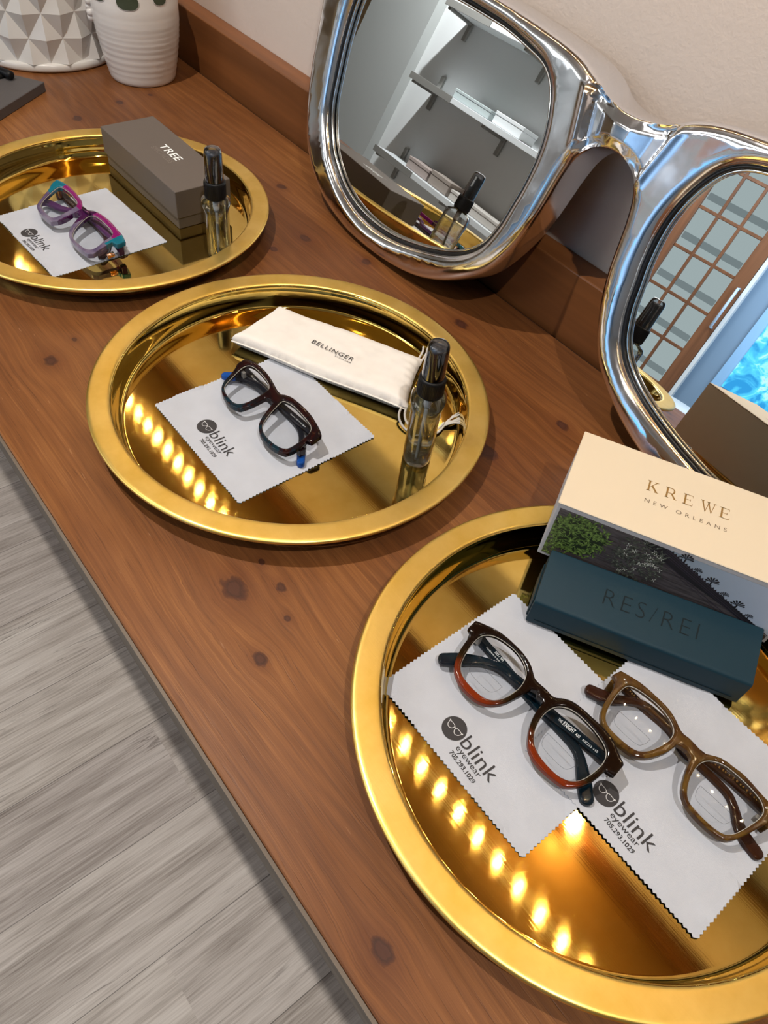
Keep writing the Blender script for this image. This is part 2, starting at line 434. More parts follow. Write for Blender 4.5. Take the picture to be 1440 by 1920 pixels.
GL = {"knight":{"c":[-0.0878,0.2859],"a":2.37,"o":[[-72.4,16.5],[-71.9,8.2],[-66.2,5.9],[-65.0,-1.6],[-61.9,-12.2],[-57.6,-19.5],[-51.8,-24.1],[-41.1,-27.2],[-30.5,-26.9],[-22.9,-24.8],[-16.0,-19.1],[-11.7,-11.5],[-9.9,-3.7],[-8.0,3.3],[-7.1,9.2],[-3.1,11.2],[-0.7,8.2],[3.2,9.1],[5.4,7.5],[5.9,0.5],[9.7,-10.0],[14.7,-17.2],[20.2,-22.9],[29.0,-26.1],[39.0,-26.3],[48.8,-24.8],[54.4,-23.7],[60.4,-16.8],[63.5,-9.8],[65.0,-2.6],[65.4,5.1],[71.8,6.8],[71.0,17.5],[64.8,20.0],[55.7,24.7],[47.2,26.1],[37.8,25.9],[26.7,25.6],[18.6,24.5],[12.4,21.1],[8.9,17.2],[5.2,16.2],[0.6,16.9],[-9.9,16.0],[-13.4,18.0],[-19.1,21.7],[-26.5,23.9],[-35.0,24.8],[-43.9,24.6],[-52.5,23.9],[-58.8,22.3],[-66.6,19.0]],"l":[[-59.8,14.0],[-61.5,9.4],[-60.9,1.2],[-58.2,-8.1],[-55.2,-15.1],[-50.8,-19.6],[-45.6,-21.4],[-38.7,-22.1],[-31.2,-21.9],[-24.2,-20.6],[-18.5,-16.6],[-15.1,-10.4],[-13.6,-3.0],[-13.1,4.1],[-14.9,11.2],[-17.7,15.7],[-24.0,19.8],[-32.1,21.9],[-39.8,22.0],[-48.0,20.9],[-55.0,18.5]],"r":[[13.5,14.0],[11.3,8.8],[10.9,1.8],[12.9,-6.4],[15.9,-12.5],[20.0,-17.1],[25.6,-20.1],[33.1,-21.6],[40.8,-21.8],[47.0,-21.3],[53.5,-18.7],[57.9,-14.1],[60.3,-7.8],[61.4,-0.1],[61.5,7.2],[59.9,12.8],[56.6,16.5],[51.3,18.9],[42.3,20.7],[33.7,21.2],[26.4,20.9],[19.1,18.9]],"t1":[[-68.7,20.9],[-61.5,18.5],[-41.6,17.0],[-18.6,14.4],[1.0,12.7],[17.4,12.2],[29.6,11.8],[38.9,10.8],[46.9,7.5],[56.6,-0.7],[65.0,-8.3],[69.5,-12.5]],"t2":[[65.5,18.8],[58.2,18.6],[33.8,16.1],[10.6,13.7],[1.1,16.4],[-22.5,13.3],[-34.4,11.9],[-43.8,6.9],[-52.5,-0.5],[-61.7,-11.4],[-68.1,-19.4]]},"amber":{"c":[0.0024,0.3455],"a":3.31,"o":[[-67.2,19.0],[-69.2,12.2],[-65.0,10.1],[-61.9,5.1],[-60.5,-4.8],[-58.8,-11.8],[-55.3,-18.4],[-49.7,-22.5],[-42.1,-24.4],[-33.9,-24.6],[-26.2,-23.7],[-19.5,-22.4],[-13.7,-16.8],[-9.8,-9.6],[-7.2,-2.3],[-6.3,5.6],[-1.6,6.9],[3.0,6.6],[6.0,4.7],[8.3,-3.8],[12.0,-12.9],[15.5,-18.3],[20.9,-22.3],[27.6,-24.0],[35.8,-24.6],[43.3,-24.5],[50.5,-23.3],[54.5,-20.9],[57.6,-14.8],[60.5,-6.9],[63.3,2.3],[65.5,7.4],[65.0,10.1],[69.2,12.2],[67.2,19.0],[57.5,19.3],[48.8,20.4],[42.2,21.6],[34.8,22.2],[29.4,21.4],[23.6,21.0],[18.5,19.8],[13.5,16.6],[9.3,13.9],[4.0,14.5],[-4.2,15.4],[-7.9,14.5],[-11.2,15.5],[-17.9,19.2],[-25.7,21.8],[-34.0,22.4],[-43.5,22.6],[-51.4,22.4],[-59.7,20.8]],"l":[[-57.0,14.2],[-57.9,8.6],[-57.6,1.6],[-56.2,-5.8],[-54.5,-12.8],[-51.0,-17.7],[-46.5,-19.9],[-40.0,-20.5],[-32.8,-20.4],[-26.7,-19.8],[-21.5,-18.2],[-16.7,-13.0],[-13.6,-5.5],[-11.7,1.9],[-11.5,8.3],[-13.7,12.8],[-18.7,16.0],[-25.4,18.1],[-32.7,19.0],[-40.4,18.7],[-47.8,17.9],[-53.4,16.4]],"r":[[13.9,11.9],[11.7,7.3],[11.7,0.6],[13.3,-6.4],[15.7,-12.4],[19.0,-17.3],[22.9,-20.1],[28.1,-20.7],[35.1,-21.3],[42.0,-21.2],[47.7,-20.3],[51.6,-18.4],[54.7,-14.0],[57.0,-7.4],[59.0,0.3],[60.2,7.0],[59.7,11.9],[56.9,15.1],[52.6,17.4],[46.0,18.6],[39.2,19.1],[32.7,19.2],[26.4,18.9],[20.9,17.3],[17.1,15.0]],"t1":[[-62.0,24.3],[-56.8,22.9],[-39.3,21.7],[-16.6,22.0],[0.6,16.6],[11.3,16.8],[35.6,15.5],[45.6,10.8],[53.8,2.9],[62.1,-2.3],[73.6,-5.5]],"t2":[[67.0,22.6],[58.8,22.8],[38.1,23.5],[20.5,22.1],[-8.4,19.5],[-19.4,21.2],[-38.2,21.1],[-48.7,14.7],[-57.4,5.7],[-66.1,0.5],[-74.2,-2.9]]},"teal":{"c":[-0.4524,0.2971],"a":0.92,"o":[[-63.3,17.2],[-62.7,7.9],[-58.7,3.5],[-55.0,-5.3],[-51.0,-15.2],[-46.0,-20.6],[-38.1,-24.1],[-27.0,-25.6],[-18.2,-24.8],[-11.0,-21.2],[-8.5,-13.8],[-7.1,-4.7],[-6.7,4.2],[-2.3,6.8],[2.6,6.3],[4.5,2.3],[8.1,-5.6],[11.7,-13.4],[17.6,-20.0],[26.7,-24.2],[37.3,-25.0],[46.7,-24.2],[54.5,-22.4],[61.1,-19.0],[63.2,-12.4],[63.5,-3.7],[61.5,3.9],[66.0,6.2],[65.0,17.8],[58.6,20.6],[51.1,22.3],[40.1,24.6],[28.8,25.2],[17.6,24.7],[8.5,23.6],[1.8,20.7],[-0.2,18.4],[-4.9,17.8],[-13.0,19.6],[-25.9,22.6],[-39.1,23.8],[-49.8,23.2],[-57.3,20.5]],"l":[[-55.3,15.4],[-55.9,8.3],[-52.8,-1.2],[-49.3,-11.7],[-46.0,-17.4],[-41.2,-19.9],[-31.8,-21.7],[-22.0,-21.5],[-16.2,-17.9],[-13.6,-10.5],[-13.1,-0.7],[-13.5,9.7],[-14.9,14.3],[-20.4,17.5],[-30.4,19.0],[-41.4,19.6],[-50.2,18.7]],"r":[[7.8,16.7],[5.7,14.3],[8.4,5.2],[11.8,-4.4],[16.5,-13.9],[20.7,-18.0],[28.4,-20.8],[38.2,-21.1],[48.1,-19.8],[54.7,-17.2],[57.7,-13.1],[57.7,-3.3],[56.4,6.6],[54.7,13.3],[49.5,17.5],[40.3,18.9],[27.7,19.5],[17.1,19.5]],"t1":[[-72.1,20.8],[-60.5,20.2],[-31.3,20.3],[-3.5,19.7],[20.7,19.2],[32.6,17.0],[42.4,11.9],[55.4,2.3],[68.7,-7.7]],"t2":[[51.1,21.2],[38.0,21.2],[-1.5,18.4],[-16.8,16.3],[-36.7,16.2],[-51.7,10.7],[-59.9,4.5],[-66.8,-4.3]]},"purple":{"c":[-0.8398,0.284],"a":3.23,"o":[[-84.7,18.9],[-82.1,10.4],[-74.7,3.9],[-66.6,-7.7],[-58.7,-19.0],[-53.8,-23.7],[-43.5,-26.6],[-28.8,-26.8],[-13.8,-25.4],[-8.5,-18.3],[-6.8,-8.3],[-10.0,1.6],[-7.6,5.8],[0.8,5.0],[4.4,-2.4],[11.0,-12.2],[19.2,-20.2],[27.9,-23.9],[42.1,-25.2],[56.2,-24.8],[69.0,-22.9],[73.5,-17.5],[71.4,-9.3],[70.5,0.2],[69.5,7.9],[77.9,9.4],[78.5,12.7],[79.2,19.5],[67.0,23.0],[56.8,23.3],[40.7,25.2],[24.4,25.2],[11.9,23.8],[3.0,21.3],[-3.0,16.2],[-7.1,13.9],[-15.7,16.6],[-23.4,20.3],[-38.6,22.4],[-55.0,23.6],[-69.7,22.9],[-79.9,20.6]],"l":[[-58.0,17.7],[-70.7,15.9],[-69.8,8.8],[-65.6,-0.8],[-60.2,-10.9],[-53.3,-19.4],[-43.7,-21.1],[-29.5,-21.9],[-19.3,-20.8],[-16.4,-14.2],[-17.8,-2.5],[-18.5,6.1],[-20.5,11.8],[-26.1,15.7],[-37.9,17.4],[-48.6,18.3]],"r":[[8.4,16.5],[6.7,11.0],[10.9,0.5],[17.4,-11.2],[25.6,-19.1],[35.3,-21.6],[47.8,-21.2],[59.1,-20.2],[64.7,-17.0],[65.9,-11.5],[64.8,-5.6],[61.6,1.6],[61.1,8.2],[58.9,14.8],[54.4,17.4],[45.3,18.9],[31.4,19.4],[18.5,19.2]],"t1":[[-93.2,21.7],[-79.4,21.2],[-46.4,20.1],[-5.5,21.6],[23.1,19.9],[38.4,15.3],[50.9,6.7],[62.9,-5.0]],"t2":[[58.4,24.9],[36.7,21.5],[-5.5,21.6],[-26.8,17.3],[-36.9,9.9],[-47.0,2.3],[-56.6,-1.0],[-66.6,-5.0],[-69.4,-9.8]]}}
# ------------------------------------------------------------------ palette
M = {}
M['wood'] = wood_counter()
M['wood_edge'] = wood_plain('worn_edge', (.10, .075, .055), (.20, .165, .13), 'X', 1, .6, 0)
M['wood_splash'] = wood_plain('splash_pine', (.085, .028, .007), (.235, .085, .024), 'X', .6, .42, .08)
M['wood_shelf'] = wood_plain('shelf_pine', (.22, .115, .035), (.42, .245, .085), 'X', .5, .5, .1)
M['wood_door'] = wood_plain('door_wood', (.12, .045, .018), (.24, .095, .04), 'Z', .6, .45, .1)
M['dark_gap'] = simple('dark_gap', (.008, .006, .005, 1), .9)
M['floor'] = wood_floor()
M['brass_floor'] = brass('brushed_brass_base',  .022, .050, (26, 900, 26), .020, rot=.45, aniso=.75, tang=(.72, -.69, 0), base=(.86, .61, .17, 1), dark=(.74, .50, .11, 1))
M['brass_rim'] = brass('brushed_brass_rim', .30, .14, (40, 700, 40), .12, base=(.97, .70, .22, 1), dark=(.84, .56, .12, 1), rot=.3)
M['alu'] = mirror_metal()
M['mirror'] = simple('mirror_glass', (.86, .88, .87, 1), 0.0, 1.0)
M['black_rubber'] = simple('black_rubber', (.006, .006, .007, 1), .35)
M['bezel'] = simple('bezel_steel', (.75, .74, .70, 1), .12, 1.0)
M['cloth'] = fabric('microfibre_cloth', (.49, .52, .585, 1), 700, .3, .03)
M['ink'] = simple('dark_ink', (.035, .033, .036, 1), .8)
M['ink_white'] = simple('white_ink', (.62, .63, .65, 1), .8)
M['cotton'] = fabric('cotton_pouch', (.83, .79, .74, 1), 620, .45, .04)
M['cord'] = fabric('cotton_cord', (.84, .80, .74, 1), 1500, .8, .04)
M['taupe'] = simple('taupe_card', (.115, .095, .082, 1), .55, bump=(500, .12, .0003))
M['taupe_dark'] = simple('taupe_gloss_ink', (.19, .165, .145, 1), .4)
M['silver_ink'] = simple('silver_ink', (.90, .95, .97, 1), .5)
M['cream'] = simple('cream_card', (.70, .60, .45, 1), .5, bump=(700, .05, .0002))
M['white_card'] = simple('white_card', (.50, .50, .52, 1), .6)
M['gold_ink'] = simple('gold_foil_ink', (.30, .165, .04, 1), .4, .2)
M['brown_ink'] = simple('brown_ink', (.13, .085, .045, 1), .5)
M['teal_leather'] = simple('dark_teal_leatherette', (.004, .026, .042, 1), .55, bump=(1500, .25, .0002), spec=.25)
M['teal_deboss'] = simple('debossed_letters', (.001, .008, .013, 1), .5, spec=.2)
M['black_plastic'] = simple('black_plastic', (.004, .004, .005, 1), .45, spec=.25)
M['nozzle'] = simple('grey_nozzle', (.040, .043, .050, 1), .4)
M['clear'] = glass('clear_plastic', 1.46, (.97, .98, .97, 1))
m = NT('clear_liquid'); rf = m.n('BsdfRefraction'); rf.inputs['IOR'].default_value = 1.28; rf.inputs['Roughness'].default_value = 0.0; tp = m.n('BsdfTransparent'); tp.inputs[0].default_value = (.97, .98, .95, 1)
mx = m.n('MixShader'); mx.inputs[0].default_value = .42; m.l(tp.outputs[0], mx.inputs[1]); m.l(rf.outputs[0], mx.inputs[2]); m.l(mx.outputs[0], m.out.inputs[0]); M['liquid'] = m.m
M['clear_thin'] = thin_glass('clear_thin_plastic', (.93, .95, .95, 1), 2.2)
M['tube_white'] = simple('milky_tube', (.80, .80, .78, 1), .4)
M['cap'] = thin_glass('smoked_cap', (.74, .76, .80, 1), 2.6)
M['lens'] = thin_glass('clear_lens', (.94, .95, .96, 1), .8)
M['lens_line'] = thin_glass('bifocal_line', (.62, .63, .66, 1), 1.0)
M['lens_edge'] = simple('lens_bevel', (.40, .38, .34, 1), .25)
M['white_ceramic'] = simple('white_ceramic', (.68, .65, .62, 1), .28, bump=(40, .15, .001), coat=.2)
M['white_glaze'] = simple('white_glaze', (.66, .645, .62, 1), .22, bump=(30, .12, .001), coat=.5)
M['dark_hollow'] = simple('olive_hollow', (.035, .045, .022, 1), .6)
M['slate'] = simple('slate_tile', (.085, .078, .078, 1), .6, bump=(300, .2, .0004))
M['rosegold'] = simple('rose_gold', (.85, .48, .30, 1), .18, 1.0)
M['steel'] = simple('brushed_steel', (.30, .29, .27, 1), .5, .3)
def wall_mat(name, c, sc=260, st=.35, d=.0012):
    m = NT(name); o = m.obj(); a = m.noise(o, sc, 4, .55); b2 = m.noise(o, sc * .25, 3)
    m.bsdf(Base_Color=c, Roughness=.75, Normal=m.bump(m.math('ADD', m.math('MULTIPLY', a, .7), m.math('MULTIPLY', b2, .5)), st, d)); return m.m
M['wall'] = wall_mat('beige_textured_wall', (.66, .565, .50, 1))
M['wall_white'] = wall_mat('white_wall', (.70, .71, .71, 1), 60, .05)
M['wall_grey'] = wall_mat('grey_wall', (.40, .41, .40, 1), 60, .05)
M['wall_beige'] = wall_mat('ochre_wall', (.50, .36, .20, 1), 60, .05)
M['wall_blue'] = wall_mat('blue_grey_wall', (.20, .29, .40, 1), 60, .05)
M['ceil'] = wall_mat('ceiling_paint', (.62, .58, .52, 1), 60, .05)
M['white_paint'] = simple('white_paint', (.75, .77, .78, 1), .4)
M['pale_pane'] = emis('lit_frosted_pane', (.62, .74, .76, 1), .62)
M['pane_white'] = emis('lit_pane_band', (.36, .44, .46, 1), .55)
M['led'] = emis('warm_led', (1.0, .76, .45, 1), 560)
M['puck'] = emis('warm_puck', (1.0, .74, .40, 1), 420)
M['led_body'] = simple('led_tape', (.75, .72, .65, 1), .5)
M['screen'] = None
m = NT('blue_screen'); o_ = m.obj(); n1 = m.noise(o_, 7, 3, .6, 1.0); n2 = m.noise(o_, 13, 2)
c_ = m.ramp(n1, [(.35, (.03, .28, .62)), (.5, (.10, .62, .95)), (.6, (.45, .88, 1.0)), (.72, (.30, .22, .50))])
e_ = m.n('Emission'); m.l(c_, e_.inputs[0]); e_.inputs[1].default_value = 1.5; m.l(e_.outputs[0], m.out.inputs[0]); M['screen'] = m.m

# ------------------------------------------------------------------ room shell  (counter top surface is z = 0)
FZ = -.9; CZ = 1.62; WY = .69
def struct(name, lo, hi, mat):
    o = box_obj(name, lo, hi, mat); o['kind'] = 'structure'; return o
struct('floor', (-7, -5.0, FZ - .05), (3.0, WY, FZ), M['floor'])
struct('wall_back', (-7, WY, FZ - .05), (3.0, WY + .1, CZ), M['wall'])
struct('ceiling', (-7, -5.0, CZ), (3.0, WY + .1, CZ + .05), M['ceil'])
struct('wall_right', (3.0, -5.0, FZ - .05), (3.1, WY + .1, CZ), M['wall_white'])
struct('wall_left', (-7.1, -5.0, FZ - .05), (-7, WY + .1, CZ), M['wall_beige'])
struct('wall_shelving', (-4.53, -2.72, FZ), (-2.6, -2.6, CZ), M['wall_white'])
struct('wall_pilaster', (-5.2, -2.72, FZ), (-4.53, -2.52, CZ), M['wall_grey'])
struct('wall_ochre', (-7.0, -2.75, FZ), (-5.2, -2.62, CZ), M['wall_beige'])
struct('wall_far', (-7, -5.0, FZ - .05), (3.0, -4.86, CZ), M['wall_blue'])

# glazed door on the far wall
DY = -4.8
door = empty('door_1', (-1.74, DY, FZ)); door['kind'] = 'structure'
def dbox(name, x0, x1, z0, z1, mat, y0=-.055, y1=0.0, par=None):
    return box_obj(name, (x0 + 1.74, y0, z0 - FZ), (x1 + 1.74, y1, z1 - FZ), mat, par or door, .003, 1)
dl, dr, db, dt = -2.06, -1.53, -.58, 1.15
bm = bmesh.new()
def dadd(x0, x1, z0, z1, y0=-.055, y1=0.0): add_box(bm, (x0 + 1.74, y0, z0 - FZ), (x1 + 1.74, y1, z1 - FZ), .003, 1)
dadd(-2.19, dl, FZ + .005, 1.27); dadd(dr, -1.42, FZ + .005, 1.27); dadd(dl, dr, FZ + .005, db); dadd(dl, dr, dt, 1.27)
bm_obj('door_frame', bm, M['wood_door'], door)
bm = bmesh.new()
for x in (-1.897, -1.713): dadd(x - .012, x + .012, db, dt, -.045, -.008)
z = db + .29
while z < dt - .05:
    dadd(dl, dr, z - .012, z + .012, -.043, -.010); z += .3035
bm_obj('muntin', bm, M['wood_door'], door)
bm = bmesh.new(); dadd(dl, dr, db, dt, -.030, -.024); bm_obj('pane', bm, M['pale_pane'], door)
bm = bmesh.new(); z = db + .05
random.seed(3)
while z < dt - .08:
    for x0, x1 in ((-2.05, -1.91), (-1.885, -1.725), (-1.70, -1.54)):
        dadd(x0, x1, z, z + .05, -.0235, -.020)
    z += .3035
bm_obj('frosted_band', bm, M['pane_white'], door)
pull = [( -1.445 + 1.74, .0, -.05 - FZ), (-1.445 + 1.74, .05, -.05 - FZ), (-1.445 + 1.74, .05, .27 - FZ), (-1.445 + 1.74, 0, .27 - FZ)]
tube_obj('door_handle', pull, .011, simple('blue_white_enamel', (.55, .68, .85, 1), .3), door)
tr = struct('trim_1', (-2.30, DY - .06, FZ), (-2.19, DY + .02, 1.36), M['wood_door']); 
struct('trim_2', (-1.415, DY - .06, FZ), (-1.385, DY + .0, 1.36), M['white_paint'])
# wall-mounted screen right of the door
t = empty('wall_screen', (-.86, DY, -.02), 0, 'bright cyan and blue picture panel hanging right of the glazed door', 'screen')
box_obj('frame', (-.35, -.055, -.42), (.35, -.035, .42), simple('pale_blue_frame', (.30, .52, .78, 1), .4), t, .004)
box_obj('display', (-.27, -.034, -.34), (.29, -.028, .36), M['screen'], t)
vs, fs = merge([tube([(-.03, -.02, -.1), (.0, -.02, .0), (.02, -.02, .12)], [.012, .02, .01], 6), tube([(.0, -.02, -.02), (.07, -.02, .03)], [.012, .006], 6)])
mesh_obj('coral_motif', vs, fs, simple('coral_pink', (.8, .12, .22, 1), .5), t)
# round white pedestal table
t = empty('side_table', (-1.16, -4.2, FZ), 0, 'round white pedestal table in front of the glazed door', 'table')
lathe_obj('table_top', [(0, .315), (.19, .315), (.2, .322), (.2, .335), (.19, .342), (0, .342)], M['white_paint'], t)
lathe_obj('pedestal', [(0, .315), (.025, .315), (.022, .05), (.02, .02)], M['steel'], t, 24)
lathe_obj('base', [(0, .03), (.12, .02), (.14, 0), (0, 0)], M['steel'], t, 32)

# shelves with steel brackets on the opposite wall
def wall_shelf(z, items, lab):
    t = empty('wall_shelf', (-4.22, -2.6, z), 0, lab, 'shelf', 'white wall shelves on steel brackets')
    box_obj('board', (-.03, 0.001, 0), (1.55, .25, .034), M['white_paint'], t, .002, 1)
    box_obj('front_edge', (-.03, .2505, -.004), (.42, .258, .036), M['steel'], t, .001, 1)
    for x in (0.0, .75, 1.4):
        bm = bmesh.new(); add_box(bm, (x - .018, .001, -.11), (x + .018, .02, .11), .003, 1); add_box(bm, (x - .014, .02, -.018), (x + .014, .235, -.001), .002, 1)
        bm_obj('bracket', bm, M['steel'], t)
    return t
wall_shelf(.63, 0, 'topmost white wall shelf on steel brackets seen in the mirror')
wall_shelf(.18, 0, 'middle white wall shelf holding a clear tray, seen in the mirror')
wall_shelf(-.31, 0, 'lowest white wall shelf with card boxes, seen in the mirror')
def item(name, x0, x1, z, h, mat, lab, d0=.06, d1=.2):
    t = empty(name, ((x0 + x1) / 2, -2.6 + (d0 + d1) / 2, z), 0, lab, 'box', 'boxes on the wall shelves')
    w = (x1 - x0) / 2; d = (d1 - d0) / 2
    box_obj('body', (-w, -d, .0005), (w, d, h * .7), mat, t, .003, 1)
    box_obj('lid', (-w - .003, -d - .003, h * .7 + .0004), (w + .003, d + .003, h), mat, t, .003, 1)
item('display_box', -3.86, -3.50, .215, .055, simple('acrylic', (.45, .50, .50, 1), .2), 'long clear acrylic box on the middle wall shelf')
item('display_box', -3.46, -3.2, .215, .07, M['white_paint'], 'white box at the end of the middle wall shelf')
item('card_box', -3.95, -3.72, -.275, .07, simple('blush_card', (.42, .34, .31, 1), .6), 'pinkish card box on the lowest wall shelf')
item('card_box', -3.70, -3.50, -.275, .085, simple('tan_card', (.36, .30, .26, 1), .6), 'tan card box second along the lowest wall shelf')
item('card_box', -3.47, -2.95, -.275, .06, simple('pale_card', (.60, .55, .50, 1), .6), 'long pale card box on the lowest wall shelf')

# ------------------------------------------------------------------ the wooden counter
counter = empty('wooden_counter', (0, 0, 0), 0, 'long knotty pine counter carrying the three brass trays', 'counter')
CX0, CX1 = -2.6, 1.3
box_obj('countertop', (CX0, .0865, -.03), (CX1, .6535, 0), M['wood'], counter, .0022, 3)
box_obj('front_edge', (CX0, .0836, -.0285), (CX1, .0862, -.0022), M['wood_edge'], counter)
box_obj('joint_line', (CX0, .6537, -.03), (CX1, .6578, -.004), M['dark_gap'], counter)
bs = box_obj('backsplash', (CX0, .658, -.03), (CX1, .6897, .0799), M['wood_splash'], None, .0016, 2)
tag(bs, 'low wooden backsplash board along the wall behind the mirror', 'backsplash')
box_obj('cabinet_body', (CX0 + .02, .24, FZ + .001), (CX1 - .02, .685, -.0305), M['wood_splash'], counter)
for i in range(6):
    x = CX0 + .06 + i * .63
    d = box_obj('cabinet_door', (x, .222, FZ + .10), (x + .60, .2395, -.06), M['wood_splash'], counter, .004, 2)
    tube_obj('knob', [(x + .55, .222, -.35), (x + .55, .20, -.35)], [.012, .016], M['steel'], d, 16)

# wooden overhead shelf with LED strip, and rail on the wall (they light the trays and reflect in them)
sh = empty('overhead_shelf', (-.6, .69, .915), 0, 'wooden shelf fixed to the wall above the counter, LED strip beneath', 'shelf')
box_obj('board', (-2.1, -.285, 0), (2.1, -.0005, .028), M['wood_shelf'], sh, .003, 2)
box_obj('trim_lip', (-2.1, -.303, -.012), (2.1, -.2855, .03), M['wood_shelf'], sh, .002, 1)
box_obj('wall_cleat', (-2.1, -.022, -.045), (2.1, -.0005, -.0005), M['wood_splash'], sh, .002, 1)
led = empty('led_strip', (-.6, .536, .913), 0, 'strip of small warm LEDs fixed under the overhead shelf', 'light')
box_obj('tape', (-1.7, -.006, -.001), (1.7, .006, .0014), M['led_body'], led)
bm = bmesh.new(); bmesh.ops.create_cone(bm, cap_ends=True, segments=10, radius1=.0026, radius2=.0022, depth=.002); dio = bm_obj('diode', bm, M['led'], led)
dio.location = (-.6 * 0 + (-.1285 + .6) % .0537, 0, -.0022)
x = dio.location.x - .0537; xs = []
while x > -1.68: xs.append(x); x -= .0537
x = dio.location.x + .0537
while x < 1.68: xs.append(x); x += .0537
for x in xs:
    c = dio.copy(); COL.objects.link(c); c.parent = led; c.location = (x, 0, -.0022)
pk = empty('puck_light', (-.036, .689, .842), 0, 'small round warm spotlight on the wall under the shelf', 'light')
bm = bmesh.new(); bmesh.ops.create_cone(bm, cap_ends=True, segments=32, radius1=.020, radius2=.018, depth=.012, matrix=Matrix.Rotation(PI / 2, 4, 'X')); o = bm_obj('housing', bm, M['steel'], pk); o.location = (0, -.0065, 0)
bm = bmesh.new(); bmesh.ops.create_uvsphere(bm, u_segments=16, v_segments=8, radius=.009); o = bm_obj('bulb', bm, M['puck'], pk, True); o.location = (0, -.016, 0)
rail = box_obj('wall_rail', (-2.4, .668, .572), (1.3, .6898, .592), M['wood_shelf'], None, .002, 1)
tag(rail, 'narrow wooden ledge running along the wall above the mirror', 'rail')

# ------------------------------------------------------------------ brass trays
def make_tray(cx, cy, lab):
    t = empty('brass_tray', (cx, cy, 0), 0, lab, 'tray', 'round brass trays on the counter')
    base = [(0, .0015), (.05, .0015), (.10, .0015), (.150, .0015), (.1600, .0015), (.1620, .0015), (.1634, .0019), (.1644, .0028), (.1650, .0042), (.1654, .0060), (.1667, .014), (.1678, .0215), (.1683, .0245), (.1687, .0258), (.1694, .0267),
            (.1694, .0258), (.1676, .0225), (.1660, .012), (.1646, .0046), (.1634, .0022), (.1615, .0008), (.1600, .0003), (0, .0003)]
    o = lathe_obj('tray_base', base, M['brass_floor'], t, 160)
    rim = [(.1696, .0267), (.1700, .0273), (.1707, .0277), (.1716, .0279), (.1735, .0280), (.1855, .0284), (.1872, .0284), (.1884, .0282), (.1896, .0276), (.1902, .0264), (.1900, .0252), (.1894, .0245), (.1884, .0248), (.1880, .0262), (.1870, .0272), (.1715, .0267), (.1706, .0262)]
    rim.append(rim[0])
    lathe_obj('rim', rim, M['brass_rim'], t, 160)
    return t
make_tray(-.8518, .3314, 'brass tray farthest away, holding the purple glasses and grey box')
make_tray(-.4543, .3312, 'middle brass tray holding the white drawstring pouch')
make_tray(-.0483, .3325, 'nearest brass tray with two pairs of glasses and dark teal case')

